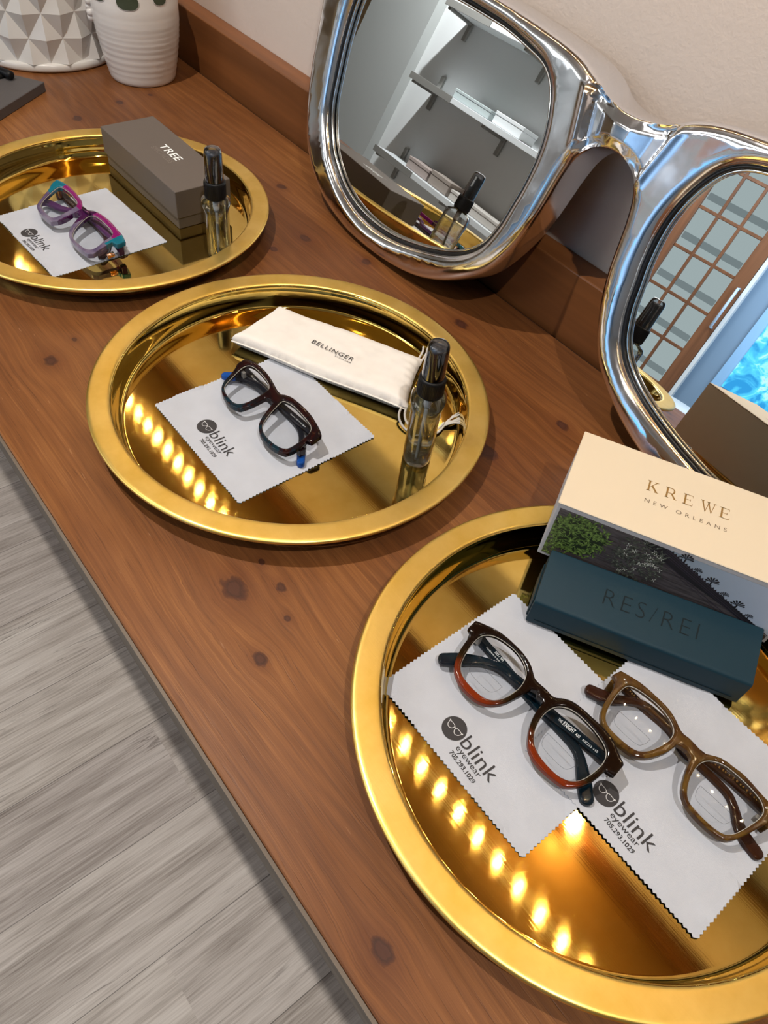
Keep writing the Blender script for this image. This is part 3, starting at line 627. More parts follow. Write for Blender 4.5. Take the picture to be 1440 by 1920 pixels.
# ------------------------------------------------------------------ lens cloths
def zig(p, q, n, amp):
    p = np.array(p, float); q = np.array(q, float); d = (q - p) / n; L = np.linalg.norm(d); nn = np.array([d[1], -d[0]]) / L
    out = []
    for i in range(n):
        out += [p + d * i, p + d * (i + .5) + nn * amp]
    return out
def make_cloth(cx, cy, ang, w, h, z0, lx, ly, lab, seed, lrot=0.0):
    t = empty('lens_cloth', (cx, cy, 0), ang, lab, 'cloth', 'pale grey lens cloths with zigzag edges')
    hw, hh = w / 2, h / 2; n1 = int(w / .0035); n2 = int(h / .0035)
    out = zig((-hw, -hh), (hw, -hh), n1, .0013) + zig((hw, -hh), (hw, hh), n2, .0013) + zig((hw, hh), (-hw, hh), n1, .0013) + zig((-hw, hh), (-hw, -hh), n2, .0013)
    rs = np.random.RandomState(seed); ph = rs.rand(6) * 6.28
    def zf(x, y):
        return z0 + .00035 * (np.sin(x * 55 + ph[0]) * np.sin(y * 47 + ph[1])) + .00025 * np.sin(x * 110 + y * 80 + ph[2])
    def front(P, d): return zf(P[:, 0], P[:, 1]) + .0012 * np.exp(-d / .004) * (np.sin(P[:, 0] * 70 + ph[3]) * np.cos(P[:, 1] * 60 + ph[4]) > .55)
    # explicit polygon (no resampling, to keep the teeth)
    pts = [tuple(p) for p in out]; nb = len(pts); edges = [(i, (i + 1) % nb) for i in range(nb)]
    gx, gy = np.meshgrid(np.arange(-hw + .003, hw - .001, .006), np.arange(-hh + .003, hh - .001, .006)); G = np.stack([gx.ravel(), gy.ravel()], 1)
    pts += [tuple(p) for p in G]
    r = delaunay_2d_cdt([Vector(p) for p in pts], edges, [], 0, 1e-7)
    V = np.array([tuple(v) for v in r[0]]); F = [tuple(f) for f in r[2]]
    Cc = np.array([V[list(f)].mean(0) for f in F]); ok = in_poly(Cc, np.array(out)); F = [f for f, k in zip(F, ok) if k]
    d = dist_loops(V, [np.array([(-hw, -hh), (hw, -hh), (hw, hh), (-hw, hh)])])
    z = front(V, d); n = len(V)
    vs = [(V[i, 0], V[i, 1], z[i]) for i in range(n)] + [(V[i, 0], V[i, 1], z[i] - .00045) for i in range(n)]
    fs = list(F) + [tuple(i + n for i in f[::-1]) for f in F]
    for i in range(nb): fs.append((i, (i + 1) % nb, (i + 1) % nb + n, i + n))
    fix_normals(mesh_obj('cloth_sheet', vs, fs, M['cloth'], t))
    # print, local coordinates relative to disc centre
    c, s = math.cos(-ang), math.sin(-ang); X, Y = lx - cx, ly - cy; ox, oy = c * X - s * Y, s * X + c * Y
    cr, sr = math.cos(lrot), math.sin(lrot)
    def pl(u, v, e=.00030):
        x = ox + cr * u - sr * v; y = oy + sr * u + cr * v
        return (x, y, float(zf(x, y)) + e)
    R = .0093; N = 48
    dv = [pl(0, 0)] + [pl(R * k * math.cos(2 * PI * i / N), R * k * math.sin(2 * PI * i / N)) for k in (.5, 1) for i in range(N)]
    df = [(0, 1 + i, 1 + (i + 1) % N) for i in range(N)] + [(1 + i, 1 + N + i, 1 + N + (i + 1) % N, 1 + (i + 1) % N) for i in range(N)]
    disc = mesh_obj('logo_disc', dv, df, M['ink'], t)
    # white outline spectacles on the disc
    def ribbon(pts, w, closed=True):
        P = np.array(catmull(pts, 5, closed)); T = np.roll(P, -1, 0) - np.roll(P, 1, 0)
        if not closed: T[0] = P[1] - P[0]; T[-1] = P[-1] - P[-2]
        T /= np.linalg.norm(T, axis=1)[:, None]; Nn = np.stack([-T[:, 1], T[:, 0]], 1)
        a = [pl(*(p + n_ * w), .00048) for p, n_ in zip(P, Nn)]; b = [pl(*(p - n_ * w), .00048) for p, n_ in zip(P, Nn)]
        k = len(P); fs = [(i, (i + 1) % k, k + (i + 1) % k, k + i) for i in range(k if closed else k - 1)]
        return a + b, fs
    lens = [(.0008, .0008), (.0013, -.0014), (.0034, -.0027), (.0056, -.0015), (.0064, .0009), (.0058, .0016), (.0034, .0018), (.0014, .0015)]
    parts = []
    for sg in (-1, 1):
        parts.append(ribbon([(sg * a, b) for a, b in lens], .00022))
        parts.append(ribbon([(sg * .0060, .0015), (sg * .0072, .0021)], .00045, False))
    parts.append(ribbon([(-.0010, .0011), (0, .0007), (.0010, .0011)], .00030, False))
    v_, f_ = merge(parts); mesh_obj('spectacles_emblem', v_, f_, M['ink_white'], disc)
    text_obj('large_lettering', 'blink', .0335, lambda u, v: pl(.0105 + u, -.0042 + v), M['ink'], t, height=.0112, offset=.0)
    text_obj('small_lettering', 'eyewear', .0250, lambda u, v: pl(.0118 + u, -.0088 + v), M['ink'], t, height=.0030)
    text_obj('phone_number', '705.293.1029', .0262, lambda u, v: pl(.0118 + u, -.0146 + v), M['ink'], t, height=.0034, offset=.018)
    return t
make_cloth(-.0940, .2865, 0.0, .150, .142, .0022, -.1106, .2375, 'grey lens cloth under the dark red-brown glasses, nearest tray', 1, -.05)
make_cloth(.0052, .3445, .005, .151, .150, .0034, -.0128, .2925, 'grey lens cloth under the amber glasses, nearest tray', 2, -.07)
make_cloth(-.4515, .2955, .012, .149, .151, .0022, -.4729, .2448, 'grey lens cloth under the dark teal glasses, middle tray', 3, -.01)
make_cloth(-.8460, .2895, .05, .148, .141, .0022, -.8660, .2345, 'grey lens cloth under the purple glasses, farthest tray', 4, .02)
# ------------------------------------------------------------------ spectacles
def acetate(name, top, mid, bot, vt=.012, vb=-.022, tort=None, gloss=.08, trans=0.0):
    m = NT(name); o = m.obj(); sep = m.n('SeparateXYZ'); m.l(o, sep.inputs[0])
    n = m.noise(o, 90, 3, .5, .6)
    v = m.math('ADD', sep.outputs[1], m.math('MULTIPLY', m.math('SUBTRACT', n, .5), .012))
    f = m.n('MapRange'); m.l(v, f.inputs[0]); f.inputs[1].default_value = vb; f.inputs[2].default_value = vt
    c = m.ramp(f.outputs[0], [(0.0, bot), (.38, mid), (.75, top), (1.0, top)])
    if tort:
        n2 = m.noise(o, tort[1], 3, .55, 1.2); c = m.mix(m.ramp(n2, [(.46, (0, 0, 0)), (.6, (1, 1, 1))]), c, tort[0])
    b = m.bsdf(Base_Color=c, Roughness=gloss, IOR=1.5); b.inputs['Coat Weight'].default_value = .04; b.inputs['Coat Roughness'].default_value = .04; b.inputs['Specular IOR Level'].default_value = .24
    b.inputs['Transmission Weight'].default_value = trans
    return m.m
def make_glasses(key, lab, mf, ml, mr, tipmat=None, tilt=11, wl=(.0078, .0072, .0108), front_parts=None, bifocal=True, texts=None, rivets=False, th=.0042):
    g = GL[key]; a = math.radians(g['a']); t = empty('eyeglasses', (g['c'][0], g['c'][1], 0), a, lab, 'glasses', None)
    mm = lambda L: np.array(L, float) / 1000
    out = chaikin_c(mm(g['o']), 2); hl = chaikin(mm(g['l']), 2); hr = chaikin(mm(g['r']), 2)
    tt = math.tan(math.radians(tilt)); Z0 = .0215
    def P(u, v, w=0): return (u, v, Z0 + tt * v + w)
    rr = .0008
    def front(V, d): return -.0005 + .0011 * np.sqrt(1 - (1 - np.clip(d / rr, 0, 1)) ** 2) * 1.0
    plate('front_frame', out, [hl, hr], .0017, rr, front, lambda V: np.full(len(V), -th), P, mf, t)
    for h, sg in ((hl, -1), (hr, 1)):
        c = h.mean(0); hh = c + (h - c) * 1.012
        v = [P(p[0], p[1], -.0016) for p in hh] + [P(c[0], c[1], -.0010)]; n = len(hh)
        le = mesh_obj('lens', v, [(i, (i + 1) % n, n) for i in range(n)], M['lens'], t, True)
        r = resample(c + (h - c) * .993, .0015)
        vs, fs = tube([P(p[0], p[1], -.0011) for p in r], .00034, 5, True); mesh_obj('lens_bevel', vs, fs, M['lens_edge'], le, True)
        if bifocal:
            w_ = .0135; y0 = c[1] - .0050; x0 = c[0] - sg * .001
            pts = [(x0 - w_, y0 - .001), (x0 - w_ + .002, y0), (x0 + w_ - .002, y0), (x0 + w_, y0 - .001), (x0 + w_ - .0007, y0 - .006), (x0 + w_ - .005, y0 - .0098), (x0 - w_ + .005, y0 - .0098), (x0 - w_ + .0007, y0 - .006)]
            vs, fs = tube([P(p[0], p[1], -.0009) for p in catmull(pts, 4, True)], .00011, 4, True); mesh_obj('bifocal_segment', vs, fs, M['lens_line'], le, True)
    # temples
    for nm, mat, zc in (('t1', ml, .0058), ('t2', mr, .0102)):
        cl = np.array(catmull(mm(g[nm]), 6)); s = np.r_[0, np.cumsum(np.linalg.norm(np.diff(cl, axis=0), axis=1))]; s /= s[-1]
        W_ = np.interp(s, [0, .55, .78, .93, 1], [wl[0], wl[1], wl[1] * .95, wl[2], wl[2] * .9]) / 2
        T = np.gradient(cl, axis=0); T /= np.linalg.norm(T, axis=1)[:, None]; Nn = np.stack([-T[:, 1], T[:, 0]], 1)
        L_ = cl + Nn * W_[:, None]; R_ = cl - Nn * W_[:, None]
        e = cl[-1]; te = T[-1]; ne = Nn[-1]; cap = [e + ne * W_[-1] * math.cos(q) + te * W_[-1] * .8 * math.sin(q) for q in np.linspace(.3, PI - .3, 7)]
        poly = np.vstack([L_, np.array(cap), R_[::-1]])
        zz = zc
        o = plate('temple', poly, [], .0019, .0013, lambda V, d: .0006 + .0014 * np.sqrt(1 - (1 - np.clip(d / .0013, 0, 1)) ** 2), lambda V: np.full(len(V), -.0019), lambda u, v, w: (u, v, zz + w), mat, t)
        if tipmat:
            m_ = s > .90; k = np.where(m_)[0]
            P2 = np.vstack([L_[k] + Nn[k] * .0006, np.array(cap) + te * .0008, (R_[k] - Nn[k] * .0006)[::-1]])
            plate('temple_tip', P2, [], .0015, .002, lambda V, d: .0010 + .0022 * np.sqrt(1 - (1 - np.clip(d / .002, 0, 1)) ** 2), lambda V: np.full(len(V), -.0022), lambda u, v, w: (u, v, zz + w), tipmat, o)
        # hinge block between the temple root and the front corner
        sg = -1 if nm == 't1' else 1
        ue = (out[:, 0] * sg).max(); near = out[(out[:, 0] * sg > ue - .005)]; p0 = np.array([sg * (ue - .0042), float(near[:, 1].mean())])
        top = Z0 + tt * p0[1] - th + .0003
        bm = bmesh.new(); add_box(bm, (-.0028, -.0032, zc - .0018), (.0028, .0032, top), .0006, 2)
        h = bm_obj('hinge_block', bm, mf, t); h.location = (p0[0], p0[1], 0)
        bm = bmesh.new(); add_box(bm, (-.0022, -.0016, zc + .0019), (.0022, .0016, top - .001), .0003, 1)
        h2 = bm_obj('hinge', bm, M['rosegold'] if key == 'purple' else M['steel'], t); h2.location = (p0[0] - sg * .0052, p0[1] - .001, 0)
    if texts:
        for body, u0, v0, ang, w_, h_, zz_, off in texts:
            ca, sa = math.cos(ang), math.sin(ang)
            text_obj('temple_print', body, w_, lambda u, v: (u0 + ca * u - sa * v, v0 + sa * u + ca * v, zz_), M['silver_ink'], t, height=h_, offset=off)
    if rivets:
        for px, py in rivets:
            bm = bmesh.new(); bmesh.ops.create_uvsphere(bm, u_segments=12, v_segments=6, radius=.0010); o = bm_obj('rivet', bm, M['bezel'], t, True); o.location = P(px, py, .0006); o.scale = (1, 1, .4)
    return t
B4 = lambda c: tuple(c) + (1,) if len(c) == 3 else c
a_knight = acetate('dark_red_brown_acetate', (.008, .0035, .002), (.014, .007, .0015), (.17, .022, .004), .008, -.023)
a_blue = acetate('navy_teal_acetate', (.003, .012, .020), (.003, .010, .017), (.010, .008, .012), .01, -.03)
a_amber = acetate('olive_amber_acetate', (.078, .038, .009), (.085, .043, .009), (.115, .062, .013), .012, -.02, ((.05, .02, .006, 1), 70))
a_brown = acetate('brown_acetate', (.030, .010, .005), (.032, .011, .005), (.018, .005, .004), .01, -.03)
a_teal = acetate('black_teal_acetate', (.008, .004, .005), (.008, .009, .011), (.006, .022, .034), .010, -.018, ((.018, .004, .004, 1), 110))
a_smoke = acetate('smoky_navy_acetate', (.012, .014, .020), (.014, .018, .026), (.02, .03, .05), .01, -.03)
a_bluetip = acetate('bright_blue_acetate', (.008, .065, .30), (.008, .065, .30), (.01, .09, .38), .01, -.03)
# magenta / teal / lilac front
m = NT('magenta_teal_lilac_acetate'); o_ = m.obj(); sp = m.n('SeparateXYZ'); m.l(o_, sp.inputs[0])
au = m.math('ABSOLUTE', sp.outputs[0]); nz = m.noise(o_, 60, 3)
lil = m.mix(m.ramp(nz, [(.35, (0, 0, 0)), (.65, (1, 1, 1))]), (.085, .06, .13, 1), (.19, .16, .23, 1))
topm = m.math('GREATER_THAN', m.math('SUBTRACT', sp.outputs[1], m.math('MULTIPLY', au, .03)), .0095)
c1 = m.mix(topm, lil, (.20, .006, .115, 1))
corner = m.math('MULTIPLY', m.math('GREATER_THAN', au, .066), m.math('GREATER_THAN', sp.outputs[1], .000))
c2 = m.mix(corner, c1, (.004, .135, .20, 1))
mid = m.math('LESS_THAN', au, .0095); c3 = m.mix(mid, c2, (.045, .006, .05, 1))
b = m.bsdf(Base_Color=c3, Roughness=.08); b.inputs['Coat Weight'].default_value = .6; a_purp = m.m
a_plum = acetate('plum_lilac_acetate', (.10, .035, .12), (.085, .04, .11), (.16, .01, .08), .006, -.02)
a_tort = acetate('brown_tortoise_acetate', (.055, .03, .03), (.07, .045, .05), (.16, .01, .06), .005, -.025, ((.02, .008, .006, 1), 120))

make_glasses('knight', 'dark eyeglasses with orange-red lower rims and navy temples, nearest tray', a_knight, a_blue, a_blue, texts=[
    ('THE', .0192, .0125, .11, .0034, .0023, .01240, 0), ('KNIGHT', .0237, .0125, .11, .0098, .0038, .01240, .012), ('A53', .0345, .0138, .11, .0036, .0023, .01240, .01),
    ('50\u25A123-145', .0405, .0146, .11, .0128, .0019, .01240, 0),
    ('RES / REI', -.0485, .0178, -.05, .0092, .0022, .00805, .01), ('Handmade in Italy with love', -.0553, .0156, -.05, .0230, .0014, .00805, 0)])
make_glasses('amber', 'translucent amber-brown eyeglasses on the nearest tray, right of the dark pair', a_amber, a_brown, a_brown, wl=(.0062, .0058, .0098),
    rivets=[(-.0610, .0155), (-.0588, .0145), (.0610, .0155), (.0588, .0145)])
make_glasses('teal', 'dark eyeglasses with bright blue temple tips on the middle tray', a_teal, a_smoke, a_smoke, tipmat=a_bluetip, wl=(.0080, .0060, .0070), bifocal=False, texts=[
    ('BELLINGER', -.0562, .0190, -.06, .0152, .0019, .00805, 0), ('Greenline  52\u25A117-145 C.8869', .0150, .0176, .05, .0225, .0013, .01240, 0)])
gp = make_glasses('purple', 'chunky magenta, teal and lilac eyeglasses on the farthest tray', a_purp, a_tort, a_plum, wl=(.0095, .0075, .0095), bifocal=False, th=.0052)

# gold braided core wires of the amber pair
def core(g, pts, z, n=26):
    P_ = resample(np.array(pts), .001, False); vs = []
    parts = []
    for k in range(n):
        i = int(k / n * (len(P_) - 2)); a_ = P_[i]; b_ = P_[i + 1]; d = (b_ - a_) / np.linalg.norm(b_ - a_); nn = np.array([-d[1], d[0]])
        for s_ in (-1, 1):
            q = a_ + nn * s_ * .0007
            parts.append(tube([(q[0] - d[0] * .0006, q[1] - d[1] * .0006, z), (q[0] + d[0] * .0006 - s_ * nn[0] * .0006, q[1] + d[1] * .0006 - s_ * nn[1] * .0006, z)], .00042, 5))
    v, f = merge(parts); return v, f
am = [o for o in COL.objects if o.get('label', '').startswith('translucent amber')][0]
G_ = GL['amber']; gold = simple('gold_core_wire', (.75, .45, .14, 1), .2, 1.0)
for nm, z in (('t1', .0080), ('t2', .0124)):
    cl = np.array(catmull(np.array(G_[nm]) / 1000, 6)); k = len(cl)
    v, f = core(am, cl[int(k * .06):int(k * .42)], z); mesh_obj('core_wire', v, f, gold, am, True)
# metal bridge bar on the purple pair
bb = [(-.0085, .0135, .0262), (-.004, .0125, .0275), (.004, .0125, .0275), (.0085, .0135, .0262)]
tube_obj('bridge_bar', bb, [.0014, .0018, .0018, .0014], simple('plum_metal', (.16, .06, .12, 1), .15, 1.0), gp, 10)
for sx in (-1, 1):
    v, f = tube([(sx * .0772, -.004, .0125), (sx * .0772, .004, .0135)], .0030, 10); mesh_obj('gold_hinge_cap', v, f, M['rosegold'], gp, True)

# ------------------------------------------------------------------ grey-brown lidded box on the far tray
t = empty('eyewear_box', (-.8895, .4250, .0016), math.radians(.8), 'grey-brown lidded card box with white TREE lettering on the farthest tray'.replace('TREE ', ''), 'box')
box_obj('box_base', (-.0945, -.0355, 0), (.0945, .0355, .030), M['taupe'], t, .0008, 2)
box_obj('lid', (-.0965, -.0375, .0145), (.0965, .0375, .0485), M['taupe'], t, .0010, 2)
zt = .04863
text_obj('white_lettering', 'TREE', .0455, lambda u, v: (-.0165 + u, .0020 + v, zt), M['silver_ink'], t, height=.0105, offset=.012, space=1.05)
text_obj('grey_lettering', 'SPECTACLES', .0475, lambda u, v: (-.0175 + u, -.0080 + v, zt), M['taupe_dark'], t, height=.0068, offset=-.012)
# ------------------------------------------------------------------ cream box with a photo front
kx, ky, kz = -.1785, .3843, .0290
t = empty('eyewear_box', (kx, ky, kz), math.atan2(.4709, .8822), 'cream card box with gold lettering and a garden photo on its front', 'box')
LK, DK, HK = .187, .0890, .0635
box_obj('box_body', (0, .0006, 0), (LK, DK, HK - .0012), M['white_card'], t, .0005, 1)
box_obj('lid', (-.0004, .0002, HK - .0013), (LK + .0004, DK + .0003, HK), M['cream'], t, .0005, 1)
box_obj('back_panel', (.0, DK - .0001, .0), (LK, DK + .0004, HK - .0014), simple('brightened_cream_card', (.95, .90, .76, 1), .5), t)  # cream lightened here in place of light falling on the back face
def glyphs(word, x0, step, H, wd, y0, z):
    """serif capitals built from polygons"""
    V = []; F = []
    def poly(p, x):
        o = len(V); V.extend([(x + a * wd, y0 + b * H, z) for a, b in p]); F.append(tuple(range(o, o + len(p))))
    def stem(x, a0, a1, th=.16): poly([(a0, 0), (a0 + th, 0), (a1 + th, 1), (a1, 1)], x)
    def serif(x, c, yb, w=.30):
        poly([(c - w / 2, yb), (c + w / 2, yb), (c + w / 2, yb + .05), (c - w / 2, yb + .05)], x)
    for k, ch in enumerate(word):
        x = x0 + k * step
        if ch in 'KRE':
            stem(x, .12, .12); serif(x, .20, 0, .36); serif(x, .20, .95, .36)
        if ch == 'K':
            poly([(.28, .40), (.34, .40), (.86, .96), (.76, .96)], x); poly([(.38, .50), (.52, .60), (1.0, .04), (.80, .04)], x); serif(x, .80, .95, .34); serif(x, .90, 0, .36)
        if ch == 'R':
            poly([(.28, .94), (.62, .94), (.62, 1.0), (.28, 1.0)], x); poly([(.28, .46), (.62, .46), (.62, .52), (.28, .52)], x)
            N = 8; o = [(.60 + .26 * math.sin(PI * i / N), .73 + .27 * math.cos(PI * i / N)) for i in range(N + 1)]; inn = [(.60 + .12 * math.sin(PI * i / N), .73 + .21 * math.cos(PI * i / N)) for i in range(N + 1)]
            for i in range(N): poly([o[i], o[i + 1], inn[i + 1], inn[i]], x)
            poly([(.50, .48), (.66, .50), (1.02, .04), (.84, .04)], x); serif(x, .95, 0, .26)
        if ch == 'E':
            for yb, r in ((0, .86), (.95, .82)): poly([(.20, yb), (r, yb), (r, yb + .05), (.20, yb + .05)], x)
            poly([(.28, .48), (.66, .48), (.66, .53), (.28, .53)], x); poly([(.62, .40), (.66, .40), (.66, .61), (.62, .61)], x)
            poly([(.82, 0), (.86, 0), (.90, .22), (.86, .20)], x); poly([(.78, 1), (.82, 1), (.84, .78), (.81, .80)], x)
        if ch == 'W':
            poly([(.0, .98), (.15, .98), (.42, .0), (.36, .0)], x); poly([(.36, 0), (.42, 0), (.66, .98), (.60, .98)], x)
            poly([(.50, .98), (.65, .98), (.92, .0), (.86, .0)], x); poly([(.86, 0), (.92, 0), (1.16, .98), (1.10, .98)], x); serif(x, .07, .95, .32); serif(x, .58, .95, .3); serif(x, 1.13, .95, .28)
    return V, F
v, f = glyphs('KREWE', .0590, .0144, .0118, .0092, .0478, HK + .00012)
mesh_obj('gold_lettering', v, f, M['gold_ink'], t)
text_obj('brown_lettering', 'NEW ORLEANS', .0640, lambda u, v_: (.0602 + u, .0345 + v_, HK + .00012), M['brown_ink'], t, height=.0040, space=1.75, offset=-.004)
# printed photo on the front face (flat print at y = -small)
mplank = NT('print_dark_boards'); o_ = mplank.obj(); n_ = mplank.noise(mplank.mapping(o_, (40, 1, 500), rot=(0, .12, 0)), 1.0, 3); mplank.bsdf(Base_Color=mplank.ramp(n_, [(.35, (.035, .030, .032)), (.7, (.10, .088, .095))]), Roughness=.45)
msky = NT('print_dusk_sky'); o_ = msky.obj(); sp = msky.n('SeparateXYZ'); msky.l(o_, sp.inputs[0]); msky.bsdf(Base_Color=msky.ramp(msky.math('MULTIPLY', sp.outputs[0], 5.4), [(.5, (.26, .33, .40)), (1.0, (.46, .54, .68))]), Roughness=.45)
mfern = NT('print_fern_green'); o_ = mfern.obj(); mfern.bsdf(Base_Color=mfern.ramp(mfern.noise(o_, 420, 3), [(.3, (.025, .045, .012)), (.52, (.11, .19, .04)), (.75, (.30, .44, .11))]), Roughness=.5)
mlil = NT('print_grey_leaves'); o_ = mlil.obj(); mlil.bsdf(Base_Color=mlil.ramp(mlil.noise(o_, 380, 3), [(.35, (.02, .024, .02)), (.6, (.10, .115, .09)), (.78, (.40, .43, .37))]), Roughness=.5)
mdark = simple('print_black', (.012, .011, .015, 1), .45); mrail = simple('print_plum_iron', (.035, .028, .045, 1), .45); mpet = simple('print_white_petals', (.75, .78, .70, 1), .5)
def flat(name, polys, y, mat, par=None):
    V = []; F = []
    for p in polys:
        o = len(V); V += [(a, y, b) for a, b in p]; F.append(tuple(range(o, o + len(p))))
    return mesh_obj(name, V, F, mat, par or t)
x0, x1, z0, z1 = .0028, LK - .0025, .0035, HK - .0052
pic = flat('printed_photo', [[(x0, z0), (x1, z0), (x1, z1), (x0, z1)]], .00042, mplank.m)
zl = lambda u: z1 - (u - .088) * (z1 - .012) / (.176 - .088)          # upper edge of the ironwork
flat('sky_print', [[(.088, z1), (x1, z1), (x1, zl(x1 - .0005)), (.1765, .0125)]], .00036, msky.m, pic)
flat('ironwork_print', [[(.066, z1), (.088, z1), (x1, zl(x1)), (x1, zl(x1) - .005), (.150, .020), (.115, .0330), (.085, .045)]], .00030, mdark, pic)
rails = []
for k, w_ in ((0, .0010), (.0024, .0005), (.0042, .0009), (.0064, .0005), (.0120, .0007), (.0150, .0004)):
    rails.append([(.086, z1 - k), (x1, zl(x1) + .002 - k), (x1, zl(x1) + .002 - k - w_), (.086, z1 - k - w_)])
flat('rail_lines_print', rails, .00024, mrail, pic)
random.seed(5); orn = []
def palmette(u, z, s, polys):
    for k in range(7):
        a = PI * (.05 + .15 * k); c, sn = math.cos(a), math.sin(a); polys.append([(u, z), (u + c * s - sn * s * .16, z + sn * s + c * s * .16), (u + c * s * 1.15, z + sn * s * 1.15), (u + c * s + sn * s * .16, z + sn * s - c * s * .16)])
    polys.append([(u - s * .12, z - s * .9), (u + s * .12, z - s * .9), (u + s * .12, z), (u - s * .12, z)])
for i, u in enumerate((.1015, .1135, .1265, .1395, .1520, .1640)): palmette(u, zl(u) + .0032 + (.0012 if i % 2 == 0 else 0), .0050 if i % 2 == 0 else .0032, orn)
u = .09
while u < .175: orn.append([(u, zl(u)), (u + .0012, zl(u) + .0016), (u + .0022, zl(u + .0022))]); u += .0026
flat('finials_print', orn, .00020, mdark, pic)
random.seed(11)
def leaves(cx, cz, rx, rz, n, s, y0, mat, nm):
    V = []; F = []
    for i in range(n):
        a = random.random() * 2 * PI; r = math.sqrt(random.random()); u = cx + rx * r * math.cos(a); w = cz + rz * r * math.sin(a)
        dr = random.uniform(0, 2 * PI) * .55 + a * .45; c, sn = math.cos(dr), math.sin(dr); L = s * random.uniform(.6, 1.3)
        o = len(V); y = y0 - random.random() * .0001
        pp = [(u, w), (u + c * L * .5 - sn * L * .13, w + sn * L * .5 + c * L * .13), (u + c * L, w + sn * L), (u + c * L * .5 + sn * L * .13, w + sn * L * .5 - c * L * .13)]
        V += [(min(max(a_, x0), x1), y, min(max(b_, z0), z1)) for a_, b_ in pp]; F.append((o, o + 1, o + 2, o + 3))
    return mesh_obj(nm, V, F, mat, pic)
flat('fern_shade_print', [[(.024 + .020 * math.cos(q) * (1 + .12 * math.sin(5 * q)), .036 + .020 * math.sin(q)) for q in np.linspace(0, 2 * PI, 24)[:-1]]], .00018, simple('print_dark_green', (.012, .022, .008, 1), .5), pic)
leaves(.025, .036, .022, .021, 420, .0055, .00016, mfern.m, 'fern_print')
leaves(.072, .036, .020, .022, 330, .0048, .00016, mlil.m, 'leaf_print')
leaves(.010, .012, .008, .010, 80, .005, .00016, mfern.m, 'fern_print')
pet = []
for i in range(26):
    u = random.uniform(.060, .092); w = random.uniform(.016, .052)
    if w > zl(u) - .001: continue
    for k in range(4):
        a = k * 1.57 + random.random(); c, sn = math.cos(a), math.sin(a); s = .0016; pet.append([(u, w), (u + c * s - sn * s * .3, w + sn * s + c * s * .3), (u + c * s * 1.4, w + sn * s * 1.4)])
flat('blossom_print', pet, .00005, mpet, pic)

# ------------------------------------------------------------------ dark teal folding case
th0 = math.atan2(.0840, .1473)
ax = np.array([.1473, .0840]); ax /= np.linalg.norm(ax); bx = np.array([-ax[1], ax[0]]); P0 = np.array([-.1446, .3447]); LC = .1695
t = empty('eyewear_case', (P0[0], P0[1], .0042), th0, 'dark teal leatherette folding case leaning by the cream box', 'case')
sec = [(.0012, 0), (.0440, 0), (.0464, .0030), (.0472, .0395), (.0455, .0412), (.0020, .0292), (.0000, .0275), (.0000, .0015)]
bm = bmesh.new(); rings = []
for x in (0, LC):
    rings.append([bm.verts.new((x, y, z)) for y, z in sec])
n = len(sec)
for i in range(n): bm.faces.new((rings[0][i], rings[0][(i + 1) % n], rings[1][(i + 1) % n], rings[1][i]))
bm.faces.new(rings[0][::-1]); bm.faces.new(rings[1])
bmesh.ops.bevel(bm, geom=bm.edges[:], offset=.0012, segments=2, affect='EDGES', profile=.6)
o = bm_obj('case_shell', bm, M['teal_leather'], t); sharp(o, .5)
sl = math.atan2(.0412 - .0292, .0455 - .0020)
def ctop(u, v, e=.00012): return (u, .0020 + v * math.cos(sl) - e * math.sin(sl), .0292 + v * math.sin(sl) + e * math.cos(sl) + .00005)
text_obj('embossed_lettering', 'RES/REI', .074, lambda u, v: ctop(.0490 + u, .0165 + v), M['teal_deboss'], t, height=.0135, space=1.22, offset=-.020)
box_obj('lid_edge', (.006, -.0004, .0060), (LC - .006, .0004, .0066), M['teal_deboss'], t)
box_obj('end_flap', (-.0012, .004, .003), (.0002, .042, .026), M['teal_leather'], t, .0005, 1)

# ------------------------------------------------------------------ white drawstring pouch
t = empty('drawstring_pouch', (-.486, .404, 0), 0, 'white cotton drawstring pouch with small black lettering', 'pouch')
Q = [np.array(q) - np.array([-.486, .404]) for q in ((-.5655, .3255), (-.3835, .4170), (-.4330, .4800), (-.5860, .3990))]   # near-left, near-right, far-right, far-left
nx, ny = 72, 34; V = []; F = []
def pouchz(s, r):
    e = max(0.0, min(1.0, min(s / .05, (1 - s) / .09))); e2 = max(0.0, min(1.0, min(r / .10, (1 - r) / .14)))
    pf = math.sqrt(1 - (1 - e) ** 2) * math.sqrt(1 - (1 - e2) ** 2)
    wr = .0011 * mnoise.noise(Vector((s * 7, r * 3.2, 2))) + .0007 * mnoise.noise(Vector((s * 21, r * 8, 5)))
    gather = .0010 * math.sin(r * 46) * max(0, (s - .90) / .10)
    return pf, wr * (.35 + .9 * (1 - pf * .6)) + gather
for side in (0, 1):
    for j in range(ny + 1):
        for i in range(nx + 1):
            s = i / nx; r = j / ny
            p = (Q[0] * (1 - s) + Q[1] * s) * (1 - r) + (Q[3] * (1 - s) + Q[2] * s) * r
            c = .0022 * math.sin(s * 9) * (.5 - r) + .0030 * (1 - (2 * r - 1) ** 2) * (.6 if s < .02 else 0) * 0
            pf, wr = pouchz(s, r)
            cor = (abs(2 * s - 1) ** 10) * (abs(2 * r - 1) ** 6)
            inset = .0035 * (1 - abs(2 * r - 1) ** 3) * (1 if s < .5 else -1) * (abs(2 * s - 1) ** 14)
            dvec = (Q[1] - Q[0]) / np.linalg.norm(Q[1] - Q[0])
            x = p[0] + dvec[0] * inset; y = p[1] + dvec[1] * inset + c
            z = .0105 + cor * .003
            z = z + .0092 * pf + wr if side == 0 else z - .0082 * pf - .0002
            V.append((x, y, max(z, .0022)))
def idx(side, i, j): return side * (nx + 1) * (ny + 1) + j * (nx + 1) + i
